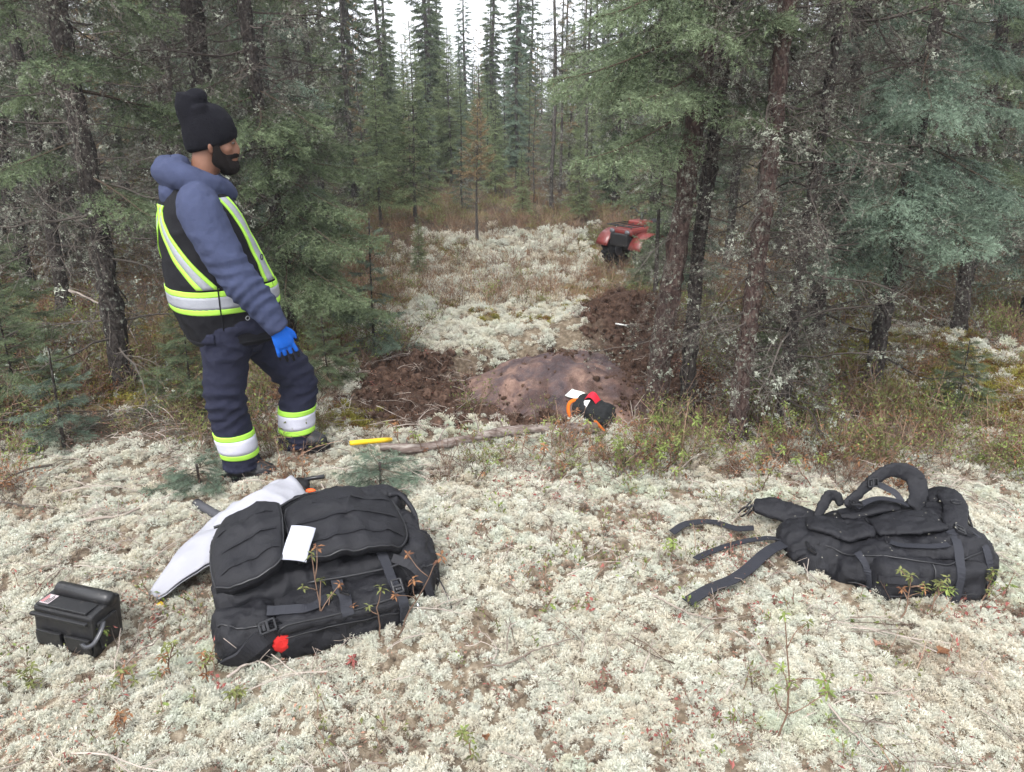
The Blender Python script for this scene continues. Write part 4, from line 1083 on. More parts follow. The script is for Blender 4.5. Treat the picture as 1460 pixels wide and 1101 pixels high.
def person():
    X0, Y0 = -1.36, 3.56
    root_z = gz(-1.33, 3.47) - .016
    ROT = R(22); TW = R(14)                                   # the trunk turns a little farther away than the legs
    # ---- body: one continuous figure
    hipN, kneN, ankN = (.015, -.095, .80), (-.035, -.10, .43), (.000, -.09, .07)
    hipF, kneF, ankF = (.10, .09, .80), (.335, .075, .435), (.300, .06, .10)
    shN, elN, wrN = (-.035, -.225, 1.325), (.085, -.315, 1.045), (.225, -.335, .825)
    shF, elF, wrF = (-.03, .215, 1.325), (.02, .30, 1.05), (.14, .29, .84)
    headc = np.array((.060, .0, 1.588))
    head = [ico(headc + (0, 0, .03), (.098, .076, .108), 3), ico(headc + (.030, 0, -.055), (.072, .060, .072), 3),
            ico(headc + (.088, 0, -.022), (.020, .013, .022), 2), ico(headc + (.098, 0, -.036), (.019, .017, .013), 2),
            tube([headc + (.082, 0, .022), headc + (.104, 0, -.026)], [.010, .014], 8),
            ico(headc + (.074, 0, -.110), (.030, .034, .022), 2), ico(headc + (.083, 0, -.066), (.016, .026, .010), 2), ico(headc + (.083, 0, -.079), (.015, .023, .009), 2),
            ico(headc + (.078, .031, .018), (.020, .026, .009), 2), ico(headc + (.078, -.031, .018), (.020, .026, .009), 2),
            ico(headc + (.050, .052, -.022), (.030, .020, .022), 2), ico(headc + (.050, -.052, -.022), (.030, .020, .022), 2),
            tube([headc + (-.025, 0, .0), (.0, 0, 1.45), (-.03, 0, 1.36)], [.060, .060, .075], 14)]
    for sgn in (-1, 1):
        head += [tube([headc + (-.012, sgn * .074, .012), headc + (-.020, sgn * .084, .0), headc + (-.017, sgn * .080, -.030), headc + (-.008, sgn * .074, -.042)], [.010, .014, .011, .007], 8, 8)]
    bodyp = head + [ell_loft([(.76, .06, 0, .12, .15), (.9, .04, 0, .16, .17), (1.1, .0, 0, .15, .17), (1.28, -.03, 0, .12, .18), (1.37, -.04, 0, .07, .10)], 20)]
    for a, b, c in ((shN, elN, wrN), (shF, elF, wrF)): bodyp.append(tube([a, b, c], [.06, .045, .032], 10, 9))
    for a, b, c in ((hipN, kneN, ankN), (hipF, kneF, ankF)): bodyp.append(tube([a, b, c], [.085, .058, .042], 12, 9))
    V, Q, N = fuse(bodyp, .0085, 5)
    body = link('person', poly_mesh('person', V, Q, [skin_m], smooth=True))
    body.location = (X0, Y0, root_z); body.rotation_euler = (0, 0, ROT); body.scale = (.955, .965, 1.0)
    tag(body, 'man in knit hat, blue hoodie and lime striped vest, standing with one knee bent', 'person')
    # eyes, brows
    for sgn in (-1, 1):
        e = MB(); e.add(*ico(headc + (.080, sgn * .031, .001), (.0105, .0130, .0070), 2)); e.obj('eye', [mat('eye_white', (.11, .09, .08), .3)] if sgn < 0 else [bpy.data.materials['eye_white']], body, True)
        e = MB(); e.add(*ico(headc + (.0885, sgn * .031, .000), (.0035, .0052, .0052), 2)); e.obj('iris', [mat('iris_brown', (.02, .01, .006), .2)] if sgn < 0 else [bpy.data.materials['iris_brown']], body, True)
        e = MB(); add_tube(e, [headc + (.093, sgn * .015, .022), headc + (.088, sgn * .034, .028), headc + (.076, sgn * .050, .022)], [.004, .005, .003], 6, 7); e.obj('eyebrow', [beard_mat], body, True)
    # ---- beard
    bp = [ico(headc + (.020, .046, -.068), (.038, .029, .034), 3), ico(headc + (.020, -.046, -.068), (.038, .029, .034), 3), ico(headc + (.052, 0, -.096), (.050, .053, .041), 3), ico(headc + (.070, 0, -.100), (.034, .038, .034), 2)]
    for sgn in (-1, 1):
        bp += [tube([headc + (.004, sgn * .071, .004), headc + (.010, sgn * .070, -.045), headc + (.038, sgn * .054, -.090), headc + (.072, sgn * .022, -.108)], [.013, .022, .030, .030], 10, 10),
               tube([headc + (.052, sgn * .050, -.058), headc + (.089, sgn * .022, -.052), headc + (.099, 0, -.053)], [.014, .010, .008], 8, 8)]
    surf('beard', fuse(bp, .006, 3), beard_mat, body, .0035, 75, 4)
    # ---- knit hat
    hp = [ell_loft([(1.566, .052, 0, .100, .085), (1.585, .052, 0, .122, .100), (1.64, .050, 0, .126, .104), (1.69, .044, 0, .113, .096), (1.72, .034, 0, .090, .080), (1.738, .025, 0, .05, .05)], 24, 16, 2.1)]
    V_, F_ = hp[0]
    sh = V_.copy(); k = np.clip((1.66 - sh[:, 2]) / .09, 0, 1.2); sh[:, 2] += k * (sh[:, 0] - .05) * .22; hp[0] = (sh, F_)
    hp += [tube([(.0, 0, 1.68), (-.025, 0, 1.735), (-.018, -.005, 1.785)], [.082, .068, .058], 14, 9), ico((.010, .0, 1.778), (.052, .050, .036), 2), ico((.082, 0, 1.665), (.085, .088, .062), 3), ico((.055, 0, 1.70), (.088, .088, .050), 3), tube([(.05, -.06, 1.725), (.03, -.075, 1.735), (-.01, -.07, 1.72)], [.016, .018, .014], 8, 8)]
    hp = [((v_ - np.array((.05, 0, 1.60))) * np.array((.93, .93, .98)) + np.array((.050, 0, 1.605)), f_) for v_, f_ in hp]
    _, HV, HQ = surf('knit_hat', fuse(hp, .0075, 4), hat_m, body, .003, 9, 8, (1, 1, 2.2))
    # ---- hooded sweatshirt: trunk, sleeves, hood bunched round the neck
    th = np.linspace(0, 2 * PI, 17)[:-1]
    hp = [ell_loft([(.80, .05, 0, .20, .20), (1.0, .02, 0, .21, .20), (1.2, -.02, 0, .18, .20), (1.33, -.04, 0, .14, .19), (1.41, -.05, 0, .085, .12)], 24, 14)]
    hp[0] = (turn(hp[0][0], TW), hp[0][1])
    hood = [(-.035 + .118 * math.cos(a), .125 * math.sin(a), 1.437 + .042 * -math.cos(a)) for a in th]
    hp.append(tube(hood + hood[:1], [.036 + .022 * (1 - math.cos(a)) / 2 for a in th] + [.036], 12, 40, cap=True))
    hp.append(ico((-.120, .0, 1.45), (.065, .115, .055), 2)); hp.append(ico((-.098, 0, 1.502), (.045, .092, .040), 2)); hp.append(ico((-.150, -.02, 1.385), (.045, .095, .050), 2))
    hp.append(tube([(.035, -.085, 1.43), (.085, -.055, 1.39), (.10, 0, 1.37), (.085, .055, 1.39), (.035, .085, 1.43)], [.035, .034, .030, .034, .035], 10, 14))
    for s_, e_, w_ in ((shN, elN, wrN), (shF, elF, wrF)):
        s_, e_, w_ = map(np.array, (s_, e_, w_)); y = np.sign(s_[1])
        hp.append(tube([s_ + (-.005, -y * .08, .035), s_, s_ * .5 + e_ * .5 + (-.012, y * .012, 0), e_, e_ * .4 + w_ * .6 + (.012, 0, -.01), w_], [.078, .090, .083, .074, .064, .047], 16, 26))
        hp.append(tube([w_ + (w_ - e_) * -.13, w_ + (w_ - e_) * .06], [.058, .050], 12))
    HV_, HQ_, HN_ = fuse(hp, .0085, 4); HV_ = crumple(HV_, HN_, .009, 5.0, 11, (1, 1, 1.1)); HV_ = crumple(HV_, HN_, .0042, 14, 12, (1.3, 1, 1.6))
    for s_, e_, w_ in ((shN, elN, wrN), (shF, elF, wrF)):
        HV_ = folds(HV_, HN_, s_, e_,   .0065, .058, .88, .22, 3); HV_ = folds(HV_, HN_, e_, w_, .0062, .046, .35, .42, 5); HV_ = folds(HV_, HN_, s_, e_, .0018, .075, .1, .25, 7)
    link('hooded_sweatshirt', poly_mesh('hooded_sweatshirt', HV_, HQ_, [hoodie_m], smooth=True), body)
    # ---- vest
    rows = [(.715, .062, 0, .212, .205), (.745, .056, 0, .222, .212), (.86, .034, 0, .240, .226), (.97, .018, 0, .238, .226), (1.10, -.008, 0, .212, .216), (1.22, -.028, 0, .186, .208), (1.32, -.042, 0, .158, .190), (1.38, -.055, 0, .125, .150), (1.405, -.060, 0, .09, .11)]
    vv = ell_loft(rows, 40, 30, 2.5); vv = (turn(vv[0], TW), vv[1])
    VQN = fuse([vv], .0095, 4)
    vest, VV, VQ = surf('safety_vest', VQN, vest_m, body, .012, 5.5, 21, (1, 1, 1.3))
    bvh = BVHTree.FromPolygons([Vector(v) for v in VV], [tuple(int(i) for i in q) for q in VQ])
    zr = np.array([r[0] for r in rows]); cr = np.array([r[1] for r in rows])
    cx = lambda z: np.interp(z, zr, cr) * math.cos(TW); cyy = lambda z: np.interp(z, zr, cr) * math.sin(TW)
    def ring(z0, z1, m, nm, a0=0., a1=2 * PI, ns=60):
        wrap_band(bvh, lambda s, w: (cx(z0), cyy(z0), z0 + (z1 - z0) * w), lambda s, w: (math.cos(a0 + (a1 - a0) * s), math.sin(a0 + (a1 - a0) * s), 0), ns, 5, .0055, .007, nm, m, vest)
    ring(.955, .980, lime_m, 'lime_stripe'); ring(.900, .956, silver_m, 'silver_stripe'); ring(.875, .901, lime_m, 'lime_stripe'); ring(.712, .736, vest_m, 'hem_binding')
    def rise(pts, w, m, nm, dw=0.0, off=.0050, ns=26):
        """stripe up the vest: pts of (z, angle from the front in degrees, negative on the near side)"""
        pts = np.asarray(pts, float); z = lambda s: np.interp(s, np.linspace(0, 1, len(pts)), pts[:, 0]); a = lambda s: np.interp(s, np.linspace(0, 1, len(pts)), pts[:, 1])
        wrap_band(bvh, lambda s, q: (cx(z(s)), cyy(z(s)), z(s)), lambda s, q: (math.cos(R(a(s)) + TW + (dw + w * (q - .5)) / .2), math.sin(R(a(s)) + TW + (dw + w * (q - .5)) / .2), 0), ns, 3, off, .006, nm, m, vest)
    for sgn in (-1, 1):
        fr = [(.99, -42 * -sgn), (1.12, -44 * -sgn), (1.25, -50 * -sgn), (1.37, -62 * -sgn)]
        rise(fr, .048, silver_m, 'silver_stripe'); rise(fr, .016, lime_m, 'lime_stripe', .029, .0062); rise(fr, .016, lime_m, 'lime_stripe', -.029, .0062)
        bk = [(.99, 180 + sgn * 62), (1.12, 180 + sgn * 40), (1.24, 180 + sgn * 18), (1.34, 180 - sgn * 6)]
        rise(bk, .042, silver_m, 'silver_stripe'); rise(bk, .018, lime_m, 'lime_stripe', .029, .0062); rise(bk, .023, lime_m, 'lime_stripe', -.029, .0062)
    # side lacing of the vest, a snap and a chest emblem ring
    wrap_band(bvh, lambda s, w: (cx(.9), cyy(.9), .80 + .20 * s), lambda s, w: (math.cos(R(-98) + (w - .5) * .022), math.sin(R(-98) + (w - .5) * .022), 0), 14, 2, .007, .006, 'side_cord', vest_m, vest)
    def disc(z, a, r, m, nm):
        h = bvh.ray_cast(Vector((cx(z), cyy(z), z)) + Vector((math.cos(a), math.sin(a), 0)) * .6, -Vector((math.cos(a), math.sin(a), 0)))
        p = np.array(h[0]); d = np.array((math.cos(a), math.sin(a), 0)); t_ = np.array((-d[1], d[0], 0)); u = np.array((0, 0, 1.))
        q = [p + d * .010 + t_ * r * math.cos(x) + u * r * math.sin(x) for x in np.linspace(0, 2 * PI, 15)]
        mb = MB(); add_tube(mb, q, .0022, 5, up=d); mb.obj(nm, [m], vest, True)
    disc(.845, R(-72), .009, silver_m, 'snap')
    disc(1.10, R(-44) + TW, .012, vest_m, 'chest_emblem')
    # ---- trousers
    def leg(h, k_, a): 
        h, k_, a = map(np.array, (h, k_, a)); return tube([h, h * .5 + k_ * .5, k_, k_ * .5 + a * .5, a * .95 + k_ * .05, a - (0, 0, .01)], [.128, .102, .088, .083, .083, .092], 20, 24)
    tp = [ell_loft([(.70, .07, 0, .13, .17), (.78, .06, 0, .185, .195), (.88, .04, 0, .20, .20), (.93, .03, 0, .19, .19)], 26, 12), leg(hipN, kneN, np.array(ankN) + (0, 0, .02)), leg(hipF, kneF, np.array(ankF) + (-.005, 0, .0)),
          ico((.06, 0, .70), (.13, .13, .09), 2)]
    TQN = fuse(tp, .0085, 4)
    zz = TQN[0][:, 2]; V = TQN[0]
    V = crumple(V, TQN[2], .010, 5.5, 33, (1, 1, 1.5)); V = crumple(V, TQN[2], .004, 18, 34, (1, 1, 1.9))
    for h_, k_, a_ in ((hipN, kneN, ankN), (hipF, kneF, ankF)):
        V = folds(V, TQN[2], h_, k_, .0075, .066, .95, .22, 11); V = folds(V, TQN[2], k_, a_, .0065, .058, .15, .22, 13); V = folds(V, TQN[2], k_, a_, .0075, .035, 1.0, .14, 15); V = folds(V, TQN[2], h_, k_, .009, .085, .05, .25, 17, .2)
    tro = link('trousers', poly_mesh('trousers', V, TQN[1], [navy_m], smooth=True), body)
    bt = BVHTree.FromPolygons([Vector(v) for v in V], [tuple(int(i) for i in q) for q in TQN[1]])
    for h, k_, a, dz in ((hipN, kneN, ankN, .0), (hipF, kneF, ankF, .022)):
        k_ = np.array(k_); a = np.array(a)
        def ax(z): f = (z - a[2]) / (k_[2] - a[2]); return a + (k_ - a) * f
        for z0, z1, m, nm in ((.243, .270, lime_m, 'lime_stripe'), (.170, .244, white_tape_m, 'pale_stripe'), (.143, .171, lime_m, 'lime_stripe')):
            z0 += dz; z1 += dz
            wrap_band(bt, lambda s, w: ax(z0 + (z1 - z0) * w), lambda s, w: (math.cos(2 * PI * s), math.sin(2 * PI * s), 0), 40, 5, .0075, .008, nm, m, tro, .125)
    # hip pocket flap
    def flapray(s, w): return (.02, 0, .735 + .048 * w)
    wrap_band(bt, flapray, lambda s, w: (math.cos(R(218) + s * R(34)), math.sin(R(218) + s * R(34)), 0), 12, 4, .008, .007, 'pocket_flap', navy_m, tro)
    # ---- boots
    for a, yaw, zf in ((ankN, R(-16), .0), (ankF, R(-30), .065)):
        a = np.array(a); z0 = zf
        bp = [tube([a + (0, 0, .10), a + (0, 0, -.01)], [.056, .062], 14), ico(a * (1, 1, 0) + (.035, 0, z0 + .062), (.115, .050, .046), 3), ico(a * (1, 1, 0) + (.095, 0, z0 + .050), (.075, .052, .040), 3), ico(a * (1, 1, 0) + (-.035, 0, z0 + .055), (.052, .046, .05), 3)]
        bp = [(turn(v, yaw, a[:2]), f) for v, f in bp]
        bo, _, _ = surf('boot', fuse(bp, .008, 4), boot_m, body, .003, 20, 41)
        so = ell_loft([(z0 + .0, a[0] + .045, a[1], .138, .056), (z0 + .028, a[0] + .045, a[1], .140, .057)], 24, None, 2.6); mb = MB(); V_ = turn(so[0], yaw, a[:2])
        for f in so[1]: mb.add(V_, f)
        mb.obj('sole', [glove_k], bo, True)
    # ---- gloves with five fingers
    def glove(wr, el, side):
        wr = np.array(wr); el = np.array(el); d = unit((wr - el) * np.array((.55, .4, 1)) + np.array((0.02, 0, -.12)))
        fw = unit(np.cross(np.array((0, 1., 0)), d)); fw = fw if fw[0] > 0 else -fw; ou = np.cross(d, fw) * 1.0
        ou = ou if ou[1] * side > 0 else -ou                               # outwards: the back of the hand
        P = lambda x, y, z: wr + fw * x + ou * y + d * z
        gp = [tube([P(0, 0, -.035), P(0, 0, .0), P(.002, .002, .03), P(.003, .001, .07), P(.003, -.004, .098)], [.036, .036, .043, .048, .045], 14, 12, up=ou, rb=[.032, .028, .024, .021, .017])]
        for x, L, b in ((.036, .078, -.008), (.013, .090, -.012), (-.011, .084, -.015), (-.034, .066, -.017)):
            gp.append(tube([P(x * .9, -.002, .080), P(x * 1.12, -.006, .100 + L * .25), P(x * 1.2, b - .008, .098 + L * .66), P(x * 1.22, b * 1.9 - .010, .096 + L)], [.0115, .0102, .0094, .0065], 10, 11, up=ou))
        gp.append(tube([P(.022, -.006, .022), P(.050, -.014, .052), P(.060, -.022, .080), P(.060, -.028, .102)], [.018, .0145, .012, .0085], 10, 11, up=ou))
        V, Q, N = fuse(gp, .0036, 3)
        V = V + N * (.0012 * fbm3(V * 70, 2, 5))[:, None]
        c = V[Q].mean(1) - wr; zz = c @ d; yy = c @ ou
        mi = ((zz > .140) | (yy < -.0125 + .02 * np.maximum(0, .06 - zz))).astype(np.int32) * (zz > .01)
        go = link('glove', poly_mesh('glove', V, Q, [glove_b, glove_k], mi, smooth=True), body)
        mb = MB(); add_tube(mb, [P(0, 0, -.045), P(0, 0, -.030), P(0, 0, -.012)], [.036, .040, .0395], 14, 7, up=ou, rb=[.034, .036, .033]); mb.obj('cuff', [cuff_m], go, True)
    glove(wrN, elN, -1); glove(wrF, elF, 1)
    return body
PERSON = person()
# ================================================================== packs, box, bag, tools
pack_m = cloth_mat('black_pack_nylon', (.0078, .0078, .0105), .56, 420, .004, .4, .30)
pack2_m = cloth_mat('black_pack_lining', (.0045, .0045, .006), .85, 300, .004, .3, .2)
web_m = cloth_mat('black_webbing', (.0115, .0115, .0148), .6, 500, .002, .2, .3)
web2_m = cloth_mat('grey_black_webbing', (.017, .018, .024), .7, 500, .002, .2, .35)
buckle_m = mat('black_buckle_plastic', (.012, .012, .014), .35, .5)
zip_m = mat('zip_teeth', (.010, .010, .012), .4, .5)
red_m = cloth_mat('red_cloth', (.46, .022, .02), .8, 250, .004, .2)
paper_m = mat('white_paper', (.37, .38, .43), .8, .2)
metal_m = mat('steel', (.5, .5, .5), .3, .5, Metallic=1.0)

def frame_obj(name, o, ang, z):
    e = empty(name, (o[0], o[1], z), (0, 0, ang)); return e

def part(name, VF, m, parent, smooth=False, amp=0):
    V, F = VF; mb = MB()
    for f in (F if isinstance(F, list) else [F]): 
        if not mb.V: mb.V.append(np.asarray(V)); mb.n = len(V); mb.tint.append(np.zeros(len(V)))
        (mb.T if f.shape[1] == 3 else mb.Q).append(np.asarray(f)); (mb.tm if f.shape[1] == 3 else mb.qm).append(np.zeros(len(f), np.int32))
    return mb.obj(name, m if isinstance(m, list) else [m], parent, smooth)

def bvh_of(V, Q): return BVHTree.FromPolygons([Vector(v) for v in V], [tuple(int(i) for i in q) for q in Q])

def drape(bvh, pts, d, off=.004, n=20, up=0.4):
    """a path laid on a surface by dropping its points along d"""
    P = catmull(pts, n); d = Vector(d).normalized(); out = []
    for p in P:
        h = bvh.ray_cast(Vector(p) - d * up, d, up * 2.2)
        out.append(np.array(h[0] if h[0] is not None else p) - np.array(d) * off)
    out = np.array(out)
    for _ in range(3): out[1:-1] = .25 * out[:-2] + .5 * out[1:-1] + .25 * out[2:]
    return out

def hug(bvh, pts, off=.004, n=24, sm=4):
    """a path pressed onto a surface, with the surface's normals"""
    P = catmull(pts, n); Q = []; N = []
    for p in P:
        h = bvh.find_nearest(Vector(p)); Q.append(np.array(h[0])); N.append(np.array(h[1]))
    Q = np.array(Q); N = np.array(N)
    for _ in range(sm):
        Q[1:-1] = .25 * Q[:-2] + .5 * Q[1:-1] + .25 * Q[2:]; N[1:-1] = .25 * N[:-2] + .5 * N[1:-1] + .25 * N[2:]
    N = unit(N); return Q + N * off, N

def hug_strap(name, bvh, pts, w, th, m, parent, off=.007, n=24):
    P, N = hug(bvh, pts, off, n); return part(name, strap(P, w, th, up=N), m, parent)

def hug_cord(name, bvh, pts, r, m, parent, off=.003, n=50):
    P, N = hug(bvh, pts, off, n, 3); mb = MB(); add_tube(mb, P, r, 6); return mb.obj(name, [m], parent, True)

def sheared(V, dzdv=0.0, dzdu=0.0):
    V = np.array(V, float); V[:, 2] += dzdv * V[:, 1] + dzdu * V[:, 0]; return V

def buckle(parent, p, ang, s=1.0, tilt=(0, 0)):
    """side release buckle: frame with a slot and a tongue"""
    Rm = rotm(tilt[0], tilt[1], ang); mb = MB(); 
    def bx(lo, hi): V, F = box(np.array(lo) * s, np.array(hi) * s, .0015); mb.add(V @ Rm.T + p, F)
    bx((-.026, -.019, 0), (-.020, .019, .009)); bx((.020, -.019, 0), (.026, .019, .009)); bx((-.026, .013, 0), (.026, .019, .009)); bx((-.026, -.019, 0), (.026, -.013, .009)); bx((-.004, -.016, .001), (.004, .016, .010)); bx((-.016, -.010, .002), (-.007, .010, .012))
    mb.obj('buckle', [buckle_m], parent)

def left_pack():
    o = PACK_L['o']; z = gz(o[0] + .4, o[1] + .3) - .015
    root = frame_obj('open_backpack', o, PACK_L['ang'], z)
    tag(root, 'open black tactical backpack with flaps, lying left of centre in the foreground', 'backpack')
    top = lambda u, v: .155 + .17 * v + .072 * np.maximum(0, 1 - ((u - .36) / .40) ** 2) * np.maximum(0, 1 - ((v - .26) / .30) ** 2) - .10 * np.maximum(0, .12 - u) - .10 * np.maximum(0, u - .6)
    def slab(u0, u1, v0, v1, w0, w1, bev):
        V, F = box((u0, v0, w0), (u1, v1, w1), bev); V = V.copy(); k = (V[:, 2] - w0) / (w1 - w0); V[:, 2] += k * (.17 * V[:, 1]); return V, F
    body = [slab(.03, .68, .085, .46, -.02, .155, .035), slab(.52, .71, .11, .44, -.02, .13, .035), slab(.015, .22, .085, .43, -.02, .145, .035), ico((.70, .22, .09), (.07, .16, .10), 3), ico((.60, .44, .20), (.13, .07, .075), 3), ico((.30, .46, .18), (.24, .06, .075), 3)]
    V, Q, N = fuse(body, .008, 4)
    V = crumple(V, N, .018, 8, 61, (1, 1.4, 1.4)); V = crumple(V, N, .008, 24, 62)
    main = link('main_compartment', poly_mesh('main_compartment', V, Q, [pack_m], smooth=True), root); bv = bvh_of(V, Q); Vm, Qm = V, Q
    # front pocket with its lid
    fp = [slab(.19, .60, -.045, .12, -.03, .115, .025)]
    V, Q, N = fuse(fp, .008, 5); V = crumple(V, N, .014, 9, 63, (1, 1.3, 1.6)); V = crumple(V, N, .006, 28, 64)
    pocket = link('front_pocket', poly_mesh('front_pocket', V, Q, [pack_m], smooth=True), root)
    Vp, Qp = V, Q
    V, F = box((.183, -.062, .092), (.607, .085, .126), .012); V[:, 2] += .22 * V[:, 1] + .012 * np.sin(V[:, 0] * 19); 
    Vq, Qq, Nq = fuse([(V, F)], .007, 3); Vq = crumple(Vq, Nq, .005, 14, 65); lid = link('pocket_lid', poly_mesh('pocket_lid', Vq, Qq, [pack_m], smooth=True), root)
    # corner pocket at the left end, sagging
    cp = [slab(.0, .180, -.025, .12, -.03, .11, .030), ico((.09, -.01, .05), (.085, .04, .06), 3)]
    V, Q, N = fuse(cp, .008, 5); V = crumple(V, N, .016, 11, 66); V = crumple(V, N, .007, 28, 67)
    link('side_pocket', poly_mesh('side_pocket', V, Q, [pack_m], smooth=True), root)
    Vc, Qc = V, Q
    def joined(*vq):
        n = 0; A = []; B = []
        for v_, q_ in vq: A.append(v_); B.append(np.asarray(q_) + n); n += len(v_)
        return np.concatenate(A), np.concatenate(B)
    # right end: gathered cloth and hanging ends
    rp = [ico((.70, .14, .07), (.055, .10, .085), 3), ico((.69, .32, .12), (.06, .10, .09), 3), ico((.725, .24, .10), (.045, .07, .07), 3)]
    V, Q, N = fuse(rp, .008, 3); V = crumple(V, N, .018, 16, 68); V = crumple(V, N, .007, 40, 69)
    link('gathered_end', poly_mesh('gathered_end', V, Q, [pack_m], smooth=True), root)
    FRONT = joined((Vm, Qm), (Vp, Qp), (Vq, Qq), (Vc, Qc))
    # the two flaps that carry rows of webbing
    def flap(name, outline, th, lift, rows, dw, seed):
        ol = np.array(outline); c = ol.mean(0); n = 40
        P = catmull(np.vstack([ol, ol[:1]]), n * 2)[:-1] ; rings = []
        rr = (0, .12, .25, .38, .5, .62, .74, .84, .92, .975, 1.0)
        pts = []
        for r in rr:
            q = c + (P - c) * max(r, .01); pts.append(q)
        k = len(P); A = np.concatenate(pts)
        zt = top(A[:, 0], A[:, 1]) + lift(A[:, 0], A[:, 1]) + -.030 * np.abs(fbm2(A[:, 0] * 9, A[:, 1] * 5, 3, seed)) + .012 * fbm2(A[:, 0] * 21, A[:, 1] * 22, 2, seed + 1)
        edge = np.repeat(np.array([0, 0, 0, 0, 0, 0, 0, 0, -.002, -.006, -.016]), k)
        T = np.stack([A[:, 0], A[:, 1], zt + edge], 1); B = T[-k:] - np.array((0, 0, th))
        V = np.vstack([T, B, [[c[0], c[1], zt.mean() - th]]])
        i = np.arange(len(rr) - 1)[:, None] * k; j = np.arange(k)[None]; j2 = (j + 1) % k
        Q = np.stack([i + j, i + k + j, i + k + j2, i + j2], -1).reshape(-1, 4)
        o1 = (len(rr) - 1) * k; jj = np.arange(k); Q = np.vstack([Q, np.stack([o1 + jj, len(rr) * k + jj, len(rr) * k + (jj + 1) % k, o1 + (jj + 1) % k], 1)])
        Tt = np.stack([len(rr) * k + jj, np.full(k, len(V) - 1), len(rr) * k + (jj + 1) % k], 1)
        fo = part(name, (V, [Q, Tt]), pack_m, root, True)
        bvf = BVHTree.FromPolygons([Vector(x) for x in V], [tuple(map(int, q)) for q in Q])
        # piping round the edge
        mb = MB(); e = T[-k:] + np.array((0, 0, .002)); add_tube(mb, np.vstack([e, e[:2]]), .0042, 6); mb.obj('piping', [zip_m], fo, True)
        for (p0, p1) in rows:                                              # webbing rows, bar tacked every few centimetres
            L = np.linalg.norm(np.array(p1) - p0); m = int(L / .0062); t_ = np.linspace(0, 1, m)[:, None]
            line = np.array(p0) * (1 - t_) + np.array(p1) * t_; q = []
            for x, y in line:
                h = bvf.ray_cast(Vector((x, y, .8)), Vector((0, 0, -1))); q.append(h[0] if h[0] is not None else (x, y, top(x, y)))
            q = np.array(q); q[:, 2] += .0002 + .0004 * (np.arange(m) % 6 != 0)
            part('webbing', strap(q, .024, .0010), pack_m, fo)
        return fo, bvf
    bulge = lambda u, v: .040 - .15 * np.maximum(0, u - .60) ** 1 + .020 * np.exp(-((u - .45) / .15) ** 2)
    fr, bR = flap('front_flap', [(.28, .10), (.40, .088), (.52, .085), (.62, .10), (.675, .17), (.68, .28), (.655, .40), (.58, .445), (.44, .435), (.31, .40), (.265, .33), (.268, .20)], .022, bulge,
                  [((.285, .150 + .095 * i), (.655, .160 + .095 * i)) for i in range(3)], 0, 71)
    drop = lambda u, v: .052 - .35 * np.maximum(0, .08 - u) - .30 * np.maximum(0, .10 - v) + .012 * np.exp(-((u - .2) / .06) ** 2)
    fl, bL = flap('side_flap', [(.01, .12), (.08, .07), (.17, .07), (.225, .10), (.245, .20), (.255, .33), (.24, .41), (.15, .43), (.05, .425), (.015, .36), (.0, .24)], .030, drop,
                  [((.03, .14 + .10 * i), (.228, .145 + .10 * i)) for i in range(3)], 0, 75)
    # zip lines round the open mouth and along the top edge
    for pts in ([(.25, .43, .28), (.33, .475, .287), (.45, .49, .287), (.58, .475, .272), (.66, .42, .25), (.70, .30, .205), (.69, .16, .175), (.62, .075, .165), (.48, .062, .165), (.30, .075, .165)], [(.02, .45, .235), (.12, .455, .25), (.24, .44, .275)]):
        mb = MB(); add_tube(mb, catmull(pts, 60), .0055, 6); mb.obj('zip', [zip_m], root, True)
    V, Q, N = fuse([tube([(.24, .44, .240), (.36, .482, .248), (.5, .49, .246), (.63, .46, .225)], [.022, .036, .036, .024], 14, 30)], .008, 2); V = crumple(V, N, .014, 18, 80)
    link('open_lip', poly_mesh('open_lip', V, Q, [pack2_m], smooth=True), root)
    # straps
    up = (0, 0, 1)
    bf = bvh_of(*FRONT)
    hug_strap('compression_strap', bf, [(.555, .14, .24), (.575, .06, .20), (.590, -.03, .14), (.60, -.07, .08), (.602, -.06, .0)], .036, .0035, web2_m, root)
    hug_strap('shoulder_strap', bf, [(.02, -.03, .015), (.06, -.05, .04), (.11, -.05, .065), (.155, -.045, .09), (.18, -.03, .12)], .058, .009, web_m, root, .010)
    hug_strap('strap_end', bf, [(.17, .0, .16), (.23, -.02, .16), (.31, -.02, .165), (.355, .0, .17)], .034, .0035, web2_m, root)
    hug_strap('pull_tab', bf, [(.40, .05, .19), (.405, .0, .17), (.408, -.06, .13), (.410, -.07, .10)], .040, .004, web2_m, root)
    hug_cord('seam', bf, [(.19, -.05, .02), (.19, -.06, .10), (.30, -.07, .125), (.45, -.07, .125), (.60, -.06, .12)], .003, zip_m, root)
    hug_cord('seam', bf, [(.20, -.06, .06), (.35, -.06, .07), (.50, -.06, .065), (.60, -.05, .06)], .0024, zip_m, root)
    hug_cord('zip', bf, [(.02, .02, .10), (.06, -.02, .115), (.12, -.03, .11), (.18, -.02, .10)], .0035, zip_m, root)
    hug_cord('seam', bf, [(.62, .08, .16), (.65, .05, .09), (.66, .04, .01)], .0028, zip_m, root)
    q = catmull([(.60, .09, .185), (.66, .05, .16), (.70, .02, .10), (.715, .01, .04), (.73, .0, .0)], 16); part('side_strap', strap(q, .030, .003, up=(.3, -1, .3)), web_m, root)
    q = catmull([(.70, .36, .20), (.745, .30, .16), (.765, .20, .11), (.755, .12, .05), (.77, .08, .0)], 16); part('side_strap', strap(q, .030, .003, up=(1, -.3, .4)), web_m, root)
    q = catmull([(.66, .40, .27), (.71, .40, .26), (.745, .34, .21), (.735, .26, .18)], 16); part('grab_handle', tube(q, .010, 8), web_m, root, True)
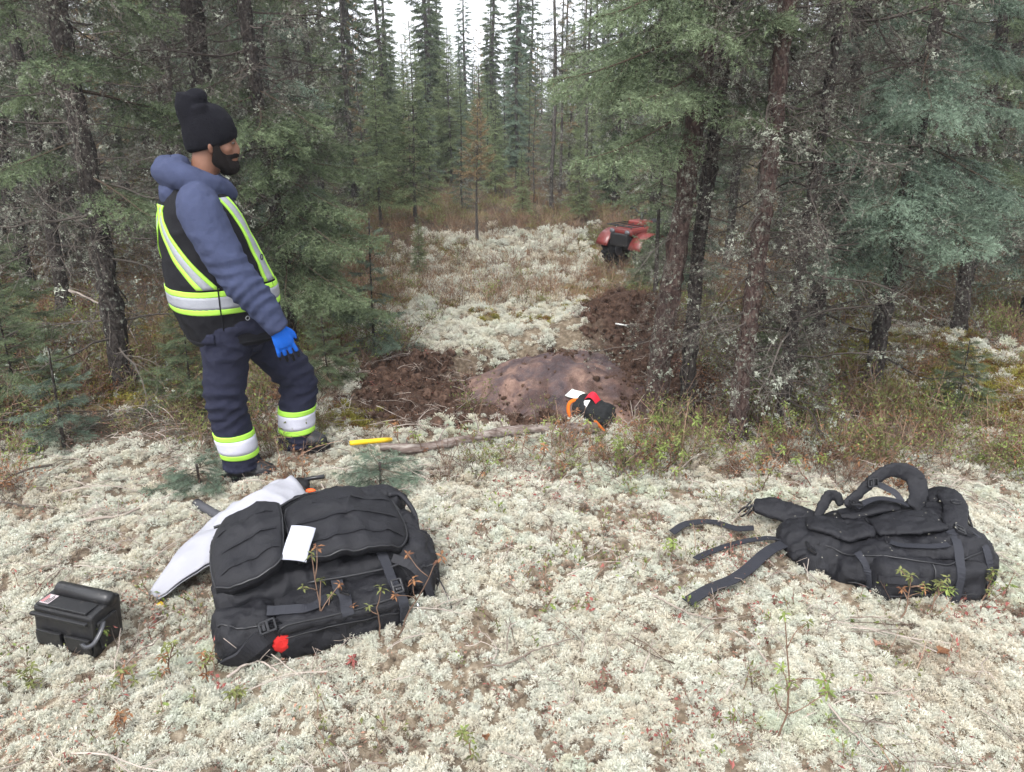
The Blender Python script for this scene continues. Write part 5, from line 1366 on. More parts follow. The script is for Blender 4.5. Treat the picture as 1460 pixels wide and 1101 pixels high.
    for k in range(7):
        a = rng.uniform(0, 6.28); p = np.array((.70 + rng.uniform(-.02, .04), rng.uniform(.05, .38), rng.uniform(.06, .16)))
        q = np.stack([p, p + (.04, rng.normal(0, .03), .015), p + (.055, rng.normal(0, .05), -.05), p + (.045, rng.normal(0, .05), -.11)]); mb = MB(); add_tube(mb, catmull(q, 12), .0026, 5); mb.obj('cord', [zip_m], root, True)
    buckle(root, np.array((.150, -.052, .118)), R(15), 1.1, (R(60), 0)); buckle(root, np.array((.586, -.030, .145)), R(95), 1.0, (0, R(-40))); buckle(root, np.array((.405, -.020, .165)), R(90), .9, (R(30), 0))
    mb = MB(); add_tube(mb, [(.655, -.022, .055), (.657, -.026, .040), (.657, -.026, .028)], [.004, .006, .005], 8); mb.obj('cord_lock', [metal_m], root, True)
    # red cloth and folded paper in the pack: things of their own
    Rz = PACK_L['ang']; Rm = rotm(0, 0, Rz); wpt = lambda p: np.array((o[0], o[1], z)) + Rm @ np.array(p)
    V, Q, N = fuse([ico((0, 0, 0), (.026, .012, .036), 3), ico((.014, -.004, -.018), (.020, .010, .026), 3)], .0045, 2); V = crumple(V, N, .006, 34, 85)
    r = link('red_cloth', poly_mesh('red_cloth', V, Q, [red_m], smooth=True), None, wpt((.188, -.045, .040)), (.2, .2, Rz)); tag(r, 'bright red bit of cloth sticking out low on the open pack', 'cloth')
    g = np.linspace(0, 1, 14); a, b = np.meshgrid(g, g, indexing='ij'); G = np.stack([(a - .5) * .086, (b - .5) * .130, .012 * np.sin(a * 3.1) + .006 * np.sin(b * 5) + .010 * np.abs(a - .45)], -1)
    p = sheet((G, np.tile((0., 0, 1), (14, 14, 1))), .0012, 'folded_paper', paper_m, None); p.location = wpt((.290, .135, .285)); p.rotation_euler = (R(34), R(6), Rz + R(-24)); tag(p, 'folded sheet of white paper tucked between the flaps of the open pack', 'paper')
    return root
left_pack()

def right_pack():
    o = PACK_R['o']; z = gz(1.55, 2.75) - .015
    root = frame_obj('harness_backpack', o, PACK_R['ang'], z)
    tag(root, 'black backpack lying face down with its shoulder straps up, at the right', 'backpack')
    root.scale = (.92, .95, .95)                             # u 0-.72 to the right, v 0-.45 away
    def hump(c, r): return ico(c, r, 3)
    b1 = box((.10, .02, -.03), (.68, .42, .20), .07); V = b1[0].copy(); k = np.clip(V[:, 2] / .2, 0, 1)
    V[:, 2] *= .58 + .55 * np.clip((V[:, 0] - .05) / .45, 0, 1); V[:, 1] += .05 * np.clip((.35 - V[:, 0]) / .3, 0, 1); b1 = (V, b1[1])
    parts = [b1, hump((.58, .15, .09), (.16, .15, .125)), hump((.10, .27, .07), (.16, .15, .09)), box((.22, -.03, -.03), (.62, .12, .15), .03), hump((.02, .30, .09), (.09, .10, .07)), hump((.62, .33, .11), (.12, .14, .11))]
    V, Q, N = fuse(parts, .009, 5)
    V = crumple(V, N, .024, 6.5, 91, (1, 1.2, 1.3)); V = crumple(V, N, .010, 22, 92)
    main = link('main_compartment', poly_mesh('main_compartment', V, Q, [pack_m], smooth=True), root); bv = bvh_of(V, Q)
    def pad(name, pts, w, th, m=pack_m, amp=.007, parent=root, drp=True, off=.010, wr=None, upv=(0, 0, 1)):
        P = drape(bv, [(*p, .4) for p in pts], (0, 0, -1), off, 24, .3) if drp else catmull(pts, 24)
        wr = np.interp(np.linspace(0, 1, len(P)), np.linspace(0, 1, len(wr)), wr) if wr is not None else np.sin(np.linspace(.25, PI - .25, len(P))) ** .35
        Vt, Ft = tube(P, w / 2 * wr, 16, None, up=upv, rb=th / 2 * np.maximum(wr, .6))
        Vq, Qq, Nq = fuse([(Vt, Ft)], .007, 3); Vq = crumple(Vq, Nq, amp, 22, 93)
        ob = link(name, poly_mesh(name, Vq, Qq, [m], smooth=True), parent); return ob, P
    pad('back_pad', [(.02, .27), (.10, .245), (.20, .215), (.27, .195)], .135, .030)
    pad('back_pad', [(.20, .36), (.32, .36), (.45, .345)], .10, .024)
    pad('back_panel', [(.28, .21), (.42, .20), (.55, .20)], .17, .024, wr=[.7, 1, 1, .8])
    # hip belt fin reaching out to the left
    h, P = pad('hip_belt', [(.12, .36, .13), (.03, .42, .145), (-.06, .47, .155), (-.13, .50, .15)], .115, .040, drp=False, wr=[1, 1, .95, .55], upv=(0, -.5, 1))
    h2, P2 = pad('hip_belt', [(.02, .19, .115), (-.03, .20, .10), (-.06, .20, .075)], .07, .03, drp=False, wr=[1, 1, .7])
    for k in range(5):
        p = P[-1] + rng.normal(0, .012, 3); q = np.stack([p, p + (-.03, rng.normal(0, .02), -.015), p + (-.045, rng.normal(0, .03), -.05)]); mb = MB(); add_tube(mb, catmull(q, 8), .004, 5); mb.obj('cord', [zip_m], h, True)
    # shoulder straps, standing up in loops
    def shoulder(pts, w, th, tw, nm='shoulder_strap'):
        P = catmull(pts, 34); W_ = np.interp(np.linspace(0, 1, 34), np.linspace(0, 1, len(w)), w)
        Vt, Ft = tube(P, W_ / 2, 14, None, up=tw, rb=th / 2); Vq, Qq, Nq = fuse([(Vt, Ft)], .0065, 3); Vq = crumple(Vq, Nq, .004, 25, 94)
        return link(nm, poly_mesh(nm, Vq, Qq, [pack_m], smooth=True), root), P
    s1, P1 = shoulder([(.22, .36, .225), (.27, .38, .255), (.33, .40, .305), (.41, .43, .345), (.49, .44, .345), (.545, .42, .315), (.54, .37, .268), (.49, .30, .238)], [.045, .045, .05, .055, .075, .085, .09, .085], .013, (-.2, -1, .35))
    s2, P2 = shoulder([(.10, .36, .165), (.14, .40, .20), (.175, .43, .232), (.21, .43, .230), (.225, .41, .195)], [.035, .05, .05, .045, .03], .012, (-.3, -1, .2), 'lifter_strap')
    s3, P3 = shoulder([(.60, .40, .235), (.66, .38, .272), (.65, .28, .268), (.60, .18, .245), (.565, .08, .215)], [.10, .11, .10, .095, .07], .026, (0, 0, 1))
    q = catmull([(.66, .36, .26), (.73, .33, .22), (.745, .25, .14), (.735, .17, .07), (.72, .12, .02)], 18); part('side_strap', strap(q, .055, .006, up=(1, -.4, .4)), web_m, root)
    hug_strap('compression_strap', bv, [(.545, .12, .24), (.53, .02, .20), (.512, -.04, .12), (.500, -.06, .05), (.495, -.06, .0)], .036, .0035, web2_m, root)
    hug_strap('compression_strap', bv, [(.63, .10, .24), (.65, .02, .16), (.65, -.02, .08), (.645, -.03, .0)], .030, .0035, web2_m, root)
    hug_strap('compression_strap', bv, [(.16, .10, .17), (.18, .03, .12), (.19, .0, .06), (.195, -.01, .0)], .028, .0035, web2_m, root)
    for pts in ([(.06, .20, .13), (.15, .10, .15), (.28, .03, .17), (.42, -.02, .19), (.56, -.01, .20), (.68, .08, .19)], [(.12, .04, .05), (.25, -.04, .06), (.40, -.06, .06), (.55, -.05, .06), (.68, .02, .06)], [(.40, -.06, .0), (.405, -.06, .08), (.41, -.02, .18)], [(.28, .33, .26), (.29, .22, .24), (.285, .10, .21)]): hug_cord('seam', bv, pts, .0032, zip_m, root)
    hug_strap('zip_flap', bv, [(.22, -.02, .12), (.30, -.05, .125), (.38, -.06, .13)], .026, .003, web_m, root)
    q = catmull([(.47, .31, .25), (.42, .33, .262), (.36, .35, .262), (.30, .34, .252), (.25, .32, .235)], 18); part('chest_strap', strap(q, .030, .004), web2_m, root)
    q = catmull([(.34, .40, .31), (.36, .405, .305), (.43, .37, .28), (.45, .33, .255)], 14); part('adjuster_strap', strap(q, .026, .003, up=(0, -1, .4)), web2_m, root)
    q = catmull([(.30, .11, .20), (.36, .07, .195), (.44, .05, .19), (.50, .05, .195)], 14); part('seam_strap', strap(drape(bv, q, (0, .2, -1), .006, 18), .03, .003), web2_m, root)
    buckle(root, P1[10] + (0, -.012, .004), R(10), 1.0, (R(70), 0)); buckle(root, np.array((.00, .165, .135)), R(80), 1.1, (R(35), 0)); buckle(root, P3[-4] + (0, -.005, .018), R(70), 1.1, (R(20), 0)); buckle(root, np.array((.25, .33, .245)), R(-15), 1.0)
    for p, nm, sc, up_ in ((P3[17] + (0, 0, .017), 'd_ring', .020, (0, 0, 1)),):
        mb = MB(); a = np.linspace(0, 2 * PI, 17); add_tube(mb, np.stack([p[0] + sc * np.cos(a), p[1] + sc * .8 * np.sin(a), np.full(17, p[2])], 1), .0025, 6); mb.obj(nm, [buckle_m], root, True)
    # webbing tails that lie out to the left on the lichen
    Rz = PACK_R['ang']
    def tail(name, pp, w, lift=.030):
        pts = []
        for x, y in pp:
            p = pix(x, y, .03); g_ = gz(p[0], p[1]); p = pix(x, y, g_ + lift + .014); L = rotm(0, 0, -Rz) @ (p - np.array((o[0], o[1], z))) / np.array((.92, .95, .95)); pts.append(L)
        q = catmull(pts, 34); a_ = np.linspace(0, 1, 34)
        for k in range(34):
            w_ = rotm(0, 0, Rz) @ (q[k] * np.array((.92, .95, .95))); gx, gy = w_[0] + o[0], w_[1] + o[1]; q[k, 2] += .75 * ((gz(gx, gy) + lift + .012 - z) / .95 - q[k, 2]) * min(1, 6 * a_[k])
        q[:, 2] = np.convolve(np.pad(q[:, 2], 3, 'edge'), np.ones(7) / 7, 'valid'); q[:, 2] += .006 * np.sin(a_ * 9 + w * 200) * a_; part(name, strap(q, w, .004), web2_m, root)
    tail('webbing_tail', [(1075, 752), (1040, 749), (1005, 746), (975, 750), (958, 757)], .040)
    tail('webbing_tail', [(1120, 768), (1092, 768), (1050, 776), (1010, 789), (992, 797)], .030, .034)
    tail('webbing_tail', [(1150, 745), (1125, 768), (1095, 789), (1055, 812), (1015, 833), (980, 852)], .052, .036)
    # pale crumbs of lichen fallen on the cloth
    g = np.random.default_rng(5); mb = MB(); n = 60; P = []
    while len(P) < n:
        u, v = g.uniform(0, .68), g.uniform(.05, .40); h = bv.ray_cast(Vector((u, v, .8)), Vector((0, 0, -1)))
        if h[0] is not None: P.append(np.array(h[0]) + (0, 0, .012 + g.uniform(0, .02)))
    P = np.array(P); a = g.uniform(0, 6.28, n); leafq(mb, P, np.stack([np.cos(a), np.sin(a), g.normal(0, .2, n)], 1), np.tile((0, 0, 1.), (n, 1)), g.uniform(.004, .011, n), .003, 0, .5)
    c = mb.obj('lichen_crumbs', [lm], root); c['kind'] = 'stuff'
    return root
right_pack()

def black_box():
    z = gz(-1.5, 2.2) - .02; root = empty('battery_box', (-1.615, 2.20, z), (0, 0, R(-17)))
    tag(root, 'black hard plastic case with a rounded ridge on its lid, at the left edge', 'case')
    m = mat('black_moulded_plastic', (.009, .009, .010), .38, .5); t = NT(m); v = t.coord('Object'); t.bump(t.noise(v, 260, 2, .6), .0012, .35)
    rr = t.noise(v, 18, 4, .7); mr = t.n('MapRange'); mr.inputs[3].default_value = .26; mr.inputs[4].default_value = .60; t.l(rr, mr.inputs[0]); t.l(mr.outputs[0], t.b.inputs['Roughness'])
    t.l(t.ramp(t.noise(v, 46, 4, .75), [(.58, (.009, .009, .010)), (.74, (.05, .045, .04))]), t.b.inputs['Base Color'])
    L, D, H = .245, .130, .160
    V, F = box((0, 0, 0), (L, D, H), .010); V = V.copy(); k = np.clip(V[:, 2] / H, 0, 1); V[:, 1] += k * .018; V[:, 2] -= .012 * k * (1 - V[:, 1] / D)
    part('shell', (V, F), m, root)
    V, F = box((.006, -.006, H * .80), (L - .006, .008, H * .86), .003); part('seam_rib', (V, F), m, root)
    V, F = tube([(.03, .106, H + .004), (.235, .106, H + .004), (.253, .106, H + .002)], [.0255, .0255, .021], 18); part('lid_ridge', (V, F), m, root, True)
    V, F = box((.012, .020, H - .008), (L - .025, .078, H - .001), .003); part('lid_panel', (V, F), m, root)
    V, F = box((L - .002, .03, .02), (L + .010, .112, H - .04), .005); part('end_cap', (V, F), m, root)
    q = catmull([(L - .04, -.006, .060), (L - .005, -.020, .062), (L + .020, -.010, .075), (L + .024, .025, .105), (L + .012, .05, .118)], 16)
    part('latch', strap(q, .014, .0035, up=(.3, -.7, .6)), mat('grey_latch_plastic', (.035, .036, .041), .25, .5), root, True)
    # printed sticker: white ground with rows of red and black print
    g = np.linspace(0, 1, 2); st = empty('stk'); bpy.data.objects.remove(st)
    V, F = box((.020, .028, H - .0022), (.058, .074, H + .0006)); sk = part('sticker', (V, F), mat('sticker_white', (.42, .36, .37), .6), root)
    mr_ = mat('sticker_print', (.30, .05, .05), .6); mk = mat('sticker_black', (.02, .02, .02), .6); mb = MB()
    for k in range(5):
        V, F = box((.023 + .007 * k, .031, H + .0007), (.0265 + .007 * k, .071 - .008 * (k % 3), H + .0012)); mb.add(V, F, 0 if k < 2 else 1)
    mb.obj('print', [mr_, mk], sk)
    for x, y in ((.02, -.002), (.14, -.003)):
        V, F = box((x, y - .006, .02), (x + .10, y + .004, .075), .003); part('raised_panel', (V, F), m, root)
    V, F = box((.012, -.004, .018), (.055, -.0015, .060)); part('rating_plate', (V, F), mat('dark_plate', (.022, .022, .024), .5), root)
black_box()

def sample_bag():
    """long white cloth bag: tip on the ground, mouth propped over the pack's far side"""
    P = catmull([(-1.335, 2.475, gz(-1.335, 2.475) + .030), (-1.25, 2.60, .075), (-1.15, 2.74, .105), (-1.04, 2.91, .140), (-.94, 3.03, .135)], 40)
    W_ = np.interp(np.linspace(0, 1, 40), [0, .05, .3, .6, .85, 1], [.024, .05, .118, .19, .235, .235]); side = unit(np.array((.80, -.60, .10)))
    n = 30; G = []
    for i in range(40):
        u = np.linspace(-1, 1, n); arch = .045 * (1 - u ** 2) * (.4 + W_[i] * 4) - .05 * np.maximum(0, -u) * W_[i] * 4
        G.append(P[i] + side * (u * W_[i])[:, None] + np.array((0, 0, 1)) * arch[:, None])
    G = np.array(G); q = G.reshape(-1, 3)
    w = .042 * (1 - 2.2 * np.abs(fbm3(q * np.array((5, 5, 5)), 3, 7))) + .012 * fbm3(q * 14, 3, 9); t_ = np.repeat(np.linspace(0, 1, 40), n); w *= .4 + t_
    G = G + w.reshape(40, n, 1) * np.array((-.2, -.5, .85))
    # the mouth's edge dips and rises
    k = np.clip((np.arange(40) - 30) / 9, 0, 1)[:, None]; u = np.linspace(-1, 1, n)[None]; G[..., 1] += k * (.05 * np.cos(u * 2.5) - .02); G[..., 2] += k * (.028 * np.cos(u * 4 + .6) - .02)
    m = cloth_mat('white_bag_cloth', (.41, .41, .45), .75, 500, .003, .04, .2)
    t = NT(m); tr = t.n('BsdfTranslucent'); tr.inputs[0].default_value = (.40, .40, .44, 1); ms = t.n('MixShader'); ms.inputs[0].default_value = .25; out = [x for x in t.t.nodes if x.type == 'OUTPUT_MATERIAL'][0]
    t.l(t.b.outputs[0], ms.inputs[1]); t.l(tr.outputs[0], ms.inputs[2]); t.l(ms.outputs[0], out.inputs[0])
    root = empty('sample_bag', tuple(P[0])); tag(root, 'long empty white cloth bag tapering to a tip beside the open pack', 'bag')
    a = sheet((G - P[0], np.tile((0., 0, 1), (40, n, 1))), .003, 'upper_sheet', m, root)
    G2 = G.copy(); G2[..., 2] = G[..., 2] - (.010 + .09 * np.sin(np.clip(np.linspace(0, 1, 40), 0, 1) * PI * .5)[:, None] * (1 - u ** 2) ** .5)
    sheet((G2 - P[0], np.tile((0., 0, 1), (40, n, 1))), .003, 'lower_sheet', m, root)
    mb = MB(); V, F = tube([(0, .0, 0), (-.02, -.028, -.012), (-.03, -.045, -.02)], [.016, .018, .011], 8); part('yellow_tie', (V + np.array((.035, -.012, -.018)), F), mat('yellow_plastic', (.62, .42, .04), .5), root, True)
    V, F = box((-.06, -.055, -.030), (-.025, -.035, -.020), .003); part('dark_tag', (V, F), pack_m, root)
sample_bag()

def ground_tube(name, p0, p1, r, m, label, cat, lift=None, k=10):
    a = pix(*p0); b = pix(*p1); a[2] = gz(a[0], a[1]); b[2] = gz(b[0], b[1]); lift = r if lift is None else lift
    a = pix(*p0, a[2] + lift); b = pix(*p1, b[2] + lift); root = empty(name, tuple(a)); d = b - a; tag(root, label, cat); return root, d
def tools():
    grey = mat('grey_rubber_grip', (.055, .055, .062), .7); yel = mat('yellow_handle_paint', (.70, .46, .02), .45)
    r_, d = ground_tube('tool_handle', (281, 718), (345, 755), .02, grey, 'dark grey round tool handle poking out from under the white bag', 'tool handle', .03)
    mb = MB(); add_tube(mb, [d * t for t in np.linspace(0, 1, 6)], .0205, 14); mb.obj('shaft', [grey], r_, True)
    mb = MB(); add_tube(mb, [-unit(d) * .012, -unit(d) * .004, unit(d) * .01], [.017, .0225, .0225], 14); mb.obj('end_cap', [buckle_m], r_, True)
    r_, d = ground_tube('yellow_stake', (499, 632), (556, 627), .0125, yel, 'short yellow painted handle lying by the end of the fallen pole', 'stake', .04)
    mb = MB(); add_tube(mb, [d * t for t in np.linspace(0, 1, 6)], [.0125, .014, .0135, .0135, .014, .0125], 12); mb.obj('shaft', [yel], r_, True)
    mb = MB(); add_tube(mb, [d * 1.0, d * 1.05], [.0105, .0105], 12); mb.obj('end_band', [mat('worn_yellow', (.5, .33, .05), .7)], r_, True)
    # black tool behind the open pack: broad head, short shaft, orange end
    a = pix(395, 700, .06); b = pix(457, 688, .08); d = b - a; root = empty('hand_tool', tuple(a)); tag(root, 'black hand tool with an orange tip lying behind the white bag', 'tool')
    V, Q, N = fuse([tube([(-.02, 0, 0), d * .35 + (0, 0, .015), d * .72], [.02, .045, .03], 12, 12, rb=[.015, .028, .02], up=(0, 0, 1))], .006, 3); V = crumple(V, N, .008, 26, 44); link('head', poly_mesh('head', V, Q, [cloth_mat('black_scuffed', (.012, .012, .013), .7, 90)], smooth=True), root)
    mb = MB(); add_tube(mb, [d * .45 + (0, .02, .02), d * .8 + (0, .0, .03), d * 1.12 + (0, -.02, .035)], .010, 10); mb.obj('shaft', [buckle_m], root, True)
    V, Q, N = fuse([ico(d * .82 + (0, -.045, -.012), (.026, .014, .012), 2)], .004, 2); link('orange_tip', poly_mesh('orange_tip', V, Q, [mat('orange_plastic', (.75, .11, .02), .5)], smooth=True), root)
tools()
# ================================================================== rock, log, pouch, quad bike, plants, sticks
def rock():
    n = 90; m = 60; u = np.linspace(0, 2 * PI, n, endpoint=False); cx, cy_ = .36, 5.03
    mb = MB(); rr = np.linspace(0, 1.12, m); A, Rr = np.meshgrid(u, rr)
    x = Rr * np.cos(A) * .66; y = Rr * np.sin(A) * .58; ed = 1 + .38 * noise2(np.cos(A) * 1.6 + 5, np.sin(A) * 1.6, 3) + .12 * noise2(np.cos(A) * 5 + 5, np.sin(A) * 5, 4)
    x = x * ed; y = y * ed
    h = .26 * np.maximum(0, 1 - Rr ** 2.2) ** .75 - .10 * np.maximum(0, Rr - 1) * 4
    h = h * (1 + .25 * fbm2(x * 2 + 3, y * 2, 3, 5)) + .07 * y * (1 - Rr * .6) + .018 * fbm2(x * 7, y * 7, 4, 6) - .030 * np.exp(-((x + .10 - .2 * y) / .05) ** 2) * sstep(.25, .0, np.abs(y + .05)) 
    h += .035 * np.abs(fbm2(x * 3, y * 3, 3, 8)) + .010 * fbm2(x * 19, y * 19, 3, 9)
    cr = np.abs(fbm2(x * 2.3 + 4, y * 3.4, 2, 10)); h -= .030 * np.exp(-(cr / .012) ** 2) * (Rr < 1)
    q_ = fbm2(x * 5 + 9, y * 5, 2, 12); h += .022 * sstep(.02, .10, q_) * (Rr < 1.02)
    V = np.stack([x, y, h], -1).reshape(-1, 3); i = np.arange(m - 1)[:, None] * n; j = np.arange(n)[None]; j2 = (j + 1) % n
    Q = np.stack([i + j, i + n + j, i + n + j2, i + j2], -1).reshape(-1, 4)
    mt = mat('peat_stained_granite', rough=.85, spec=.25); t = NT(mt); v = t.coord('Object')
    a = t.noise(v, 4.2, 6, .62, .5); b = t.noise(v, 26, 5, .7); g_ = t.noise(v, 140, 3, .7)
    c = t.ramp(a, [(.36, (.036, .028, .032)), (.46, (.080, .060, .062)), (.52, (.12, .080, .070)), (.60, (.22, .14, .11)), (.70, (.33, .22, .17))])
    film = t.ramp(t.noise(v, 2.6, 5, .7, .6), [(.50, (0, 0, 0)), (.60, (1, 1, 1))])
    c = t.mix(t.math('MULTIPLY', film, .85), c, (.045, .026, .020))
    c = t.mix(t.math('MULTIPLY', t.ramp(b, [(.42, (0, 0, 0)), (.68, (1, 1, 1))]), .7), c, (.085, .046, .040))
    c = t.mix(t.math('MULTIPLY', t.ramp(g_, [(.55, (0, 0, 0)), (.75, (1, 1, 1))]), .35), c, (.42, .31, .25))
    t.l(c, t.b.inputs['Base Color']); t.bump(t.math('ADD', b, t.math('MULTIPLY', g_, .5)), .012, .7)
    o = link('granite_rock', poly_mesh('granite_rock', V, Q, [mt], smooth=True), None, (cx, cy_, gz(cx, cy_) - .02)); tag(o, 'broad low reddish rock dug free of the peat in the middle of the clearing edge', 'rock')
    global ROCK_B
    ROCK_B = BVHTree.FromPolygons([Vector(v) for v in V], [tuple(map(int, q)) for q in Q])
    return o
ROCK = rock()
bpy.context.view_layer.update()
def rock_peat():
    g = np.random.default_rng(31); P = []
    for _ in range(5000):
        x = g.uniform(-.4, 1.15); y = g.uniform(4.35, 5.75)
        e = ((x - .36) / .66) ** 2 + ((y - 5.03) / .58) ** 2; f = fbm2(np.array([x * 2.4]), np.array([y * 2.4]), 3, 33)[0]
        if e > 1.15 or g.random() > np.clip((e - .30) * 1.1 + f * 2.6, .02, 1): continue
        P.append((x, y, max(drop(ROCK, x, y), gz(x, y)) + .002))
    scatter('rock_peat', P, tri_rot(g, len(P), 1.5), g.gamma(2, .0032, len(P)) + .003, CT, 5, 'crumbs of dark peat still clinging to the reddish rock', 'peat')
def drop(o, x, y):
    h = ROCK_B.ray_cast(Vector((x, y, 3)) - o.location, Vector((0, 0, -1))); return (h[0] + o.location).z if h[0] is not None else gz(x, y)

rock_peat()
def pixr(px, py, lift=0.0):
    for z in np.linspace(.6, -.6, 481):
        p = pix(px, py, z)
        if z <= max(drop(ROCK, p[0], p[1]), gz(p[0], p[1])) + lift: return p
    return p

def field_things():
    # card on the rock
    p = pixr(820, 562, .03); x, y = p[0], p[1]; z = p[2] - .03
    g = np.linspace(-.5, .5, 5); a, b = np.meshgrid(g, g, indexing='ij'); G = np.stack([a * .098, b * .080, .004 * np.sin(a * 5)], -1)
    c = sheet((G, np.tile((0., 0, 1), (5, 5, 1))), .004, 'white_card', mat('white_card_board', (.78, .80, .74), .6), None); c.location = (x, y, z + .030); c.rotation_euler = (R(16), R(6), R(-38)); tag(c, 'small white card lying on the rock', 'card')
    # little white marker on the peat bank
    p = pixg(886, 463, .055); root = empty('white_marker', tuple(p), (0, 0, R(-35))); mb = MB(); add_tube(mb, [(-.05, 0, 0), (.05, 0, 0)], .006, 8); mb.obj('barrel', [mat('white_plastic', (.75, .75, .72), .4)], root, True)
    mb = MB(); add_tube(mb, [(.05, 0, 0), (.062, 0, 0)], [.006, .003], 8); mb.obj('tip', [buckle_m], root, True); tag(root, 'thin white marker lying on the torn peat bank beside the leaning trunk', 'marker')
    # field pouch: black mesh body, orange rim, red and white flap
    p = pixr(846, 592, .04); root = empty('field_pouch', (p[0], p[1], p[2] - .004), (R(18), R(8), R(-36)), .88); tag(root, 'small open black pouch with an orange rim and red flap in front of the rock', 'pouch')
    V, Q, N = fuse([box((-.13, -.065, -.03), (.13, .07, .095), .03), ico((.09, .0, .04), (.06, .075, .07), 3)], .007, 4); V[:, 2] += .10 * (V[:, 1]); V = crumple(V, N, .010, 20, 5)
    link('pouch_body', poly_mesh('pouch_body', V, Q, [cloth_mat('black_mesh_cloth', (.016, .017, .018), .8, 140, .004, .5)], smooth=True), root)
    a = np.linspace(0, 2 * PI, 30); q = np.stack([-.03 + .125 * np.cos(a), -.052 + .075 * np.sin(a) * .9, .050 + .052 * np.sin(a) + .02 * np.cos(a * 2)], 1)
    part('orange_rim', strap(q, .024, .006, up=(0, -.7, .7)), cloth_mat('orange_binding', (.58, .13, .015), .8, 300), root, True)
    q = catmull([(.06, -.085, .05), (.10, -.09, .03), (.135, -.085, -.01), (.15, -.075, -.05)], 14); part('orange_strap', strap(q, .022, .005, up=(0, -1, .4)), bpy.data.materials['orange_binding'], root, True)
    g = np.linspace(0, 1, 10); a, b = np.meshgrid(g, g, indexing='ij'); G = np.stack([-.085 + a * .11, .01 + b * .05, .085 + .055 * np.sin(a * PI) + b * .01], -1); sheet((G, np.tile((0., 0, 1), (10, 10, 1))), .006, 'red_flap', cloth_mat('red_flap_cloth', (.58, .02, .04), .6, 300), root)
    G = np.stack([-.085 + a * .06, -.055 + b * .06, .062 + a * .03 + b * .03], -1); sheet((G, np.tile((0., 0, 1), (10, 10, 1))), .004, 'white_lining', mat('white_lining', (.66, .65, .63), .7), root)
    # fallen pole across the front of the pit
    P = np.array([pix(543, 650, .03), pix(600, 643, .05), pix(660, 632, .06), pix(720, 617, .07), pix(780, 612, .065), pix(850, 606, .05)]); P[:, 2] = [gz(a_, b_) + .050 for a_, b_, c_ in P]; P = catmull(P, 70); P[:, 2] = np.convolve(np.pad(P[:, 2], 6, 'edge'), np.ones(13) / 13, 'valid')
    root = empty('fallen_pole', tuple(P[0])); tag(root, 'thin peeled dead pole lying along the front of the dug hole', 'log')
    V, F = tube(P - P[0], np.linspace(.021, .029, 70), 12); k = 12 * 70; c = np.repeat(P - P[0], 12, 0); V[:k] = c + (V[:k] - c) * (1 + .55 * fbm3(V[:k] * np.array((9, 30, 30)), 3, 3))[:, None]
    lg = mat('peeled_pole_wood', rough=.9, spec=.15); t = NT(lg); v = t.coord('Object', (3, 14, 14)); t.l(t.ramp(t.noise(v, 3.5, 5, .7), [(.32, (.055, .038, .032)), (.48, (.15, .115, .10)), (.62, (.27, .235, .21)), (.78, (.40, .37, .33))]), t.b.inputs['Base Color']); t.bump(t.noise(v, 9, 4, .7), .008, .8)
    part('stem', (V, F), lg, root, True)
    g = np.random.default_rng(6)
    for i in (9, 20, 33, 41, 52, 60):
        p = P[i] - P[0]; d = unit(np.array((g.normal(0, .5), g.normal(-.1, .6), 1.0))); q = np.stack([p, p + d * .05 + g.normal(0, .006, 3), p + d * g.uniform(.08, .16) + g.normal(0, .015, 3)]); mb = MB(); add_tube(mb, catmull(q, 6), np.linspace(.006, .002, 6), 5); mb.obj('branch_stub', [lg], root, True)
field_things()

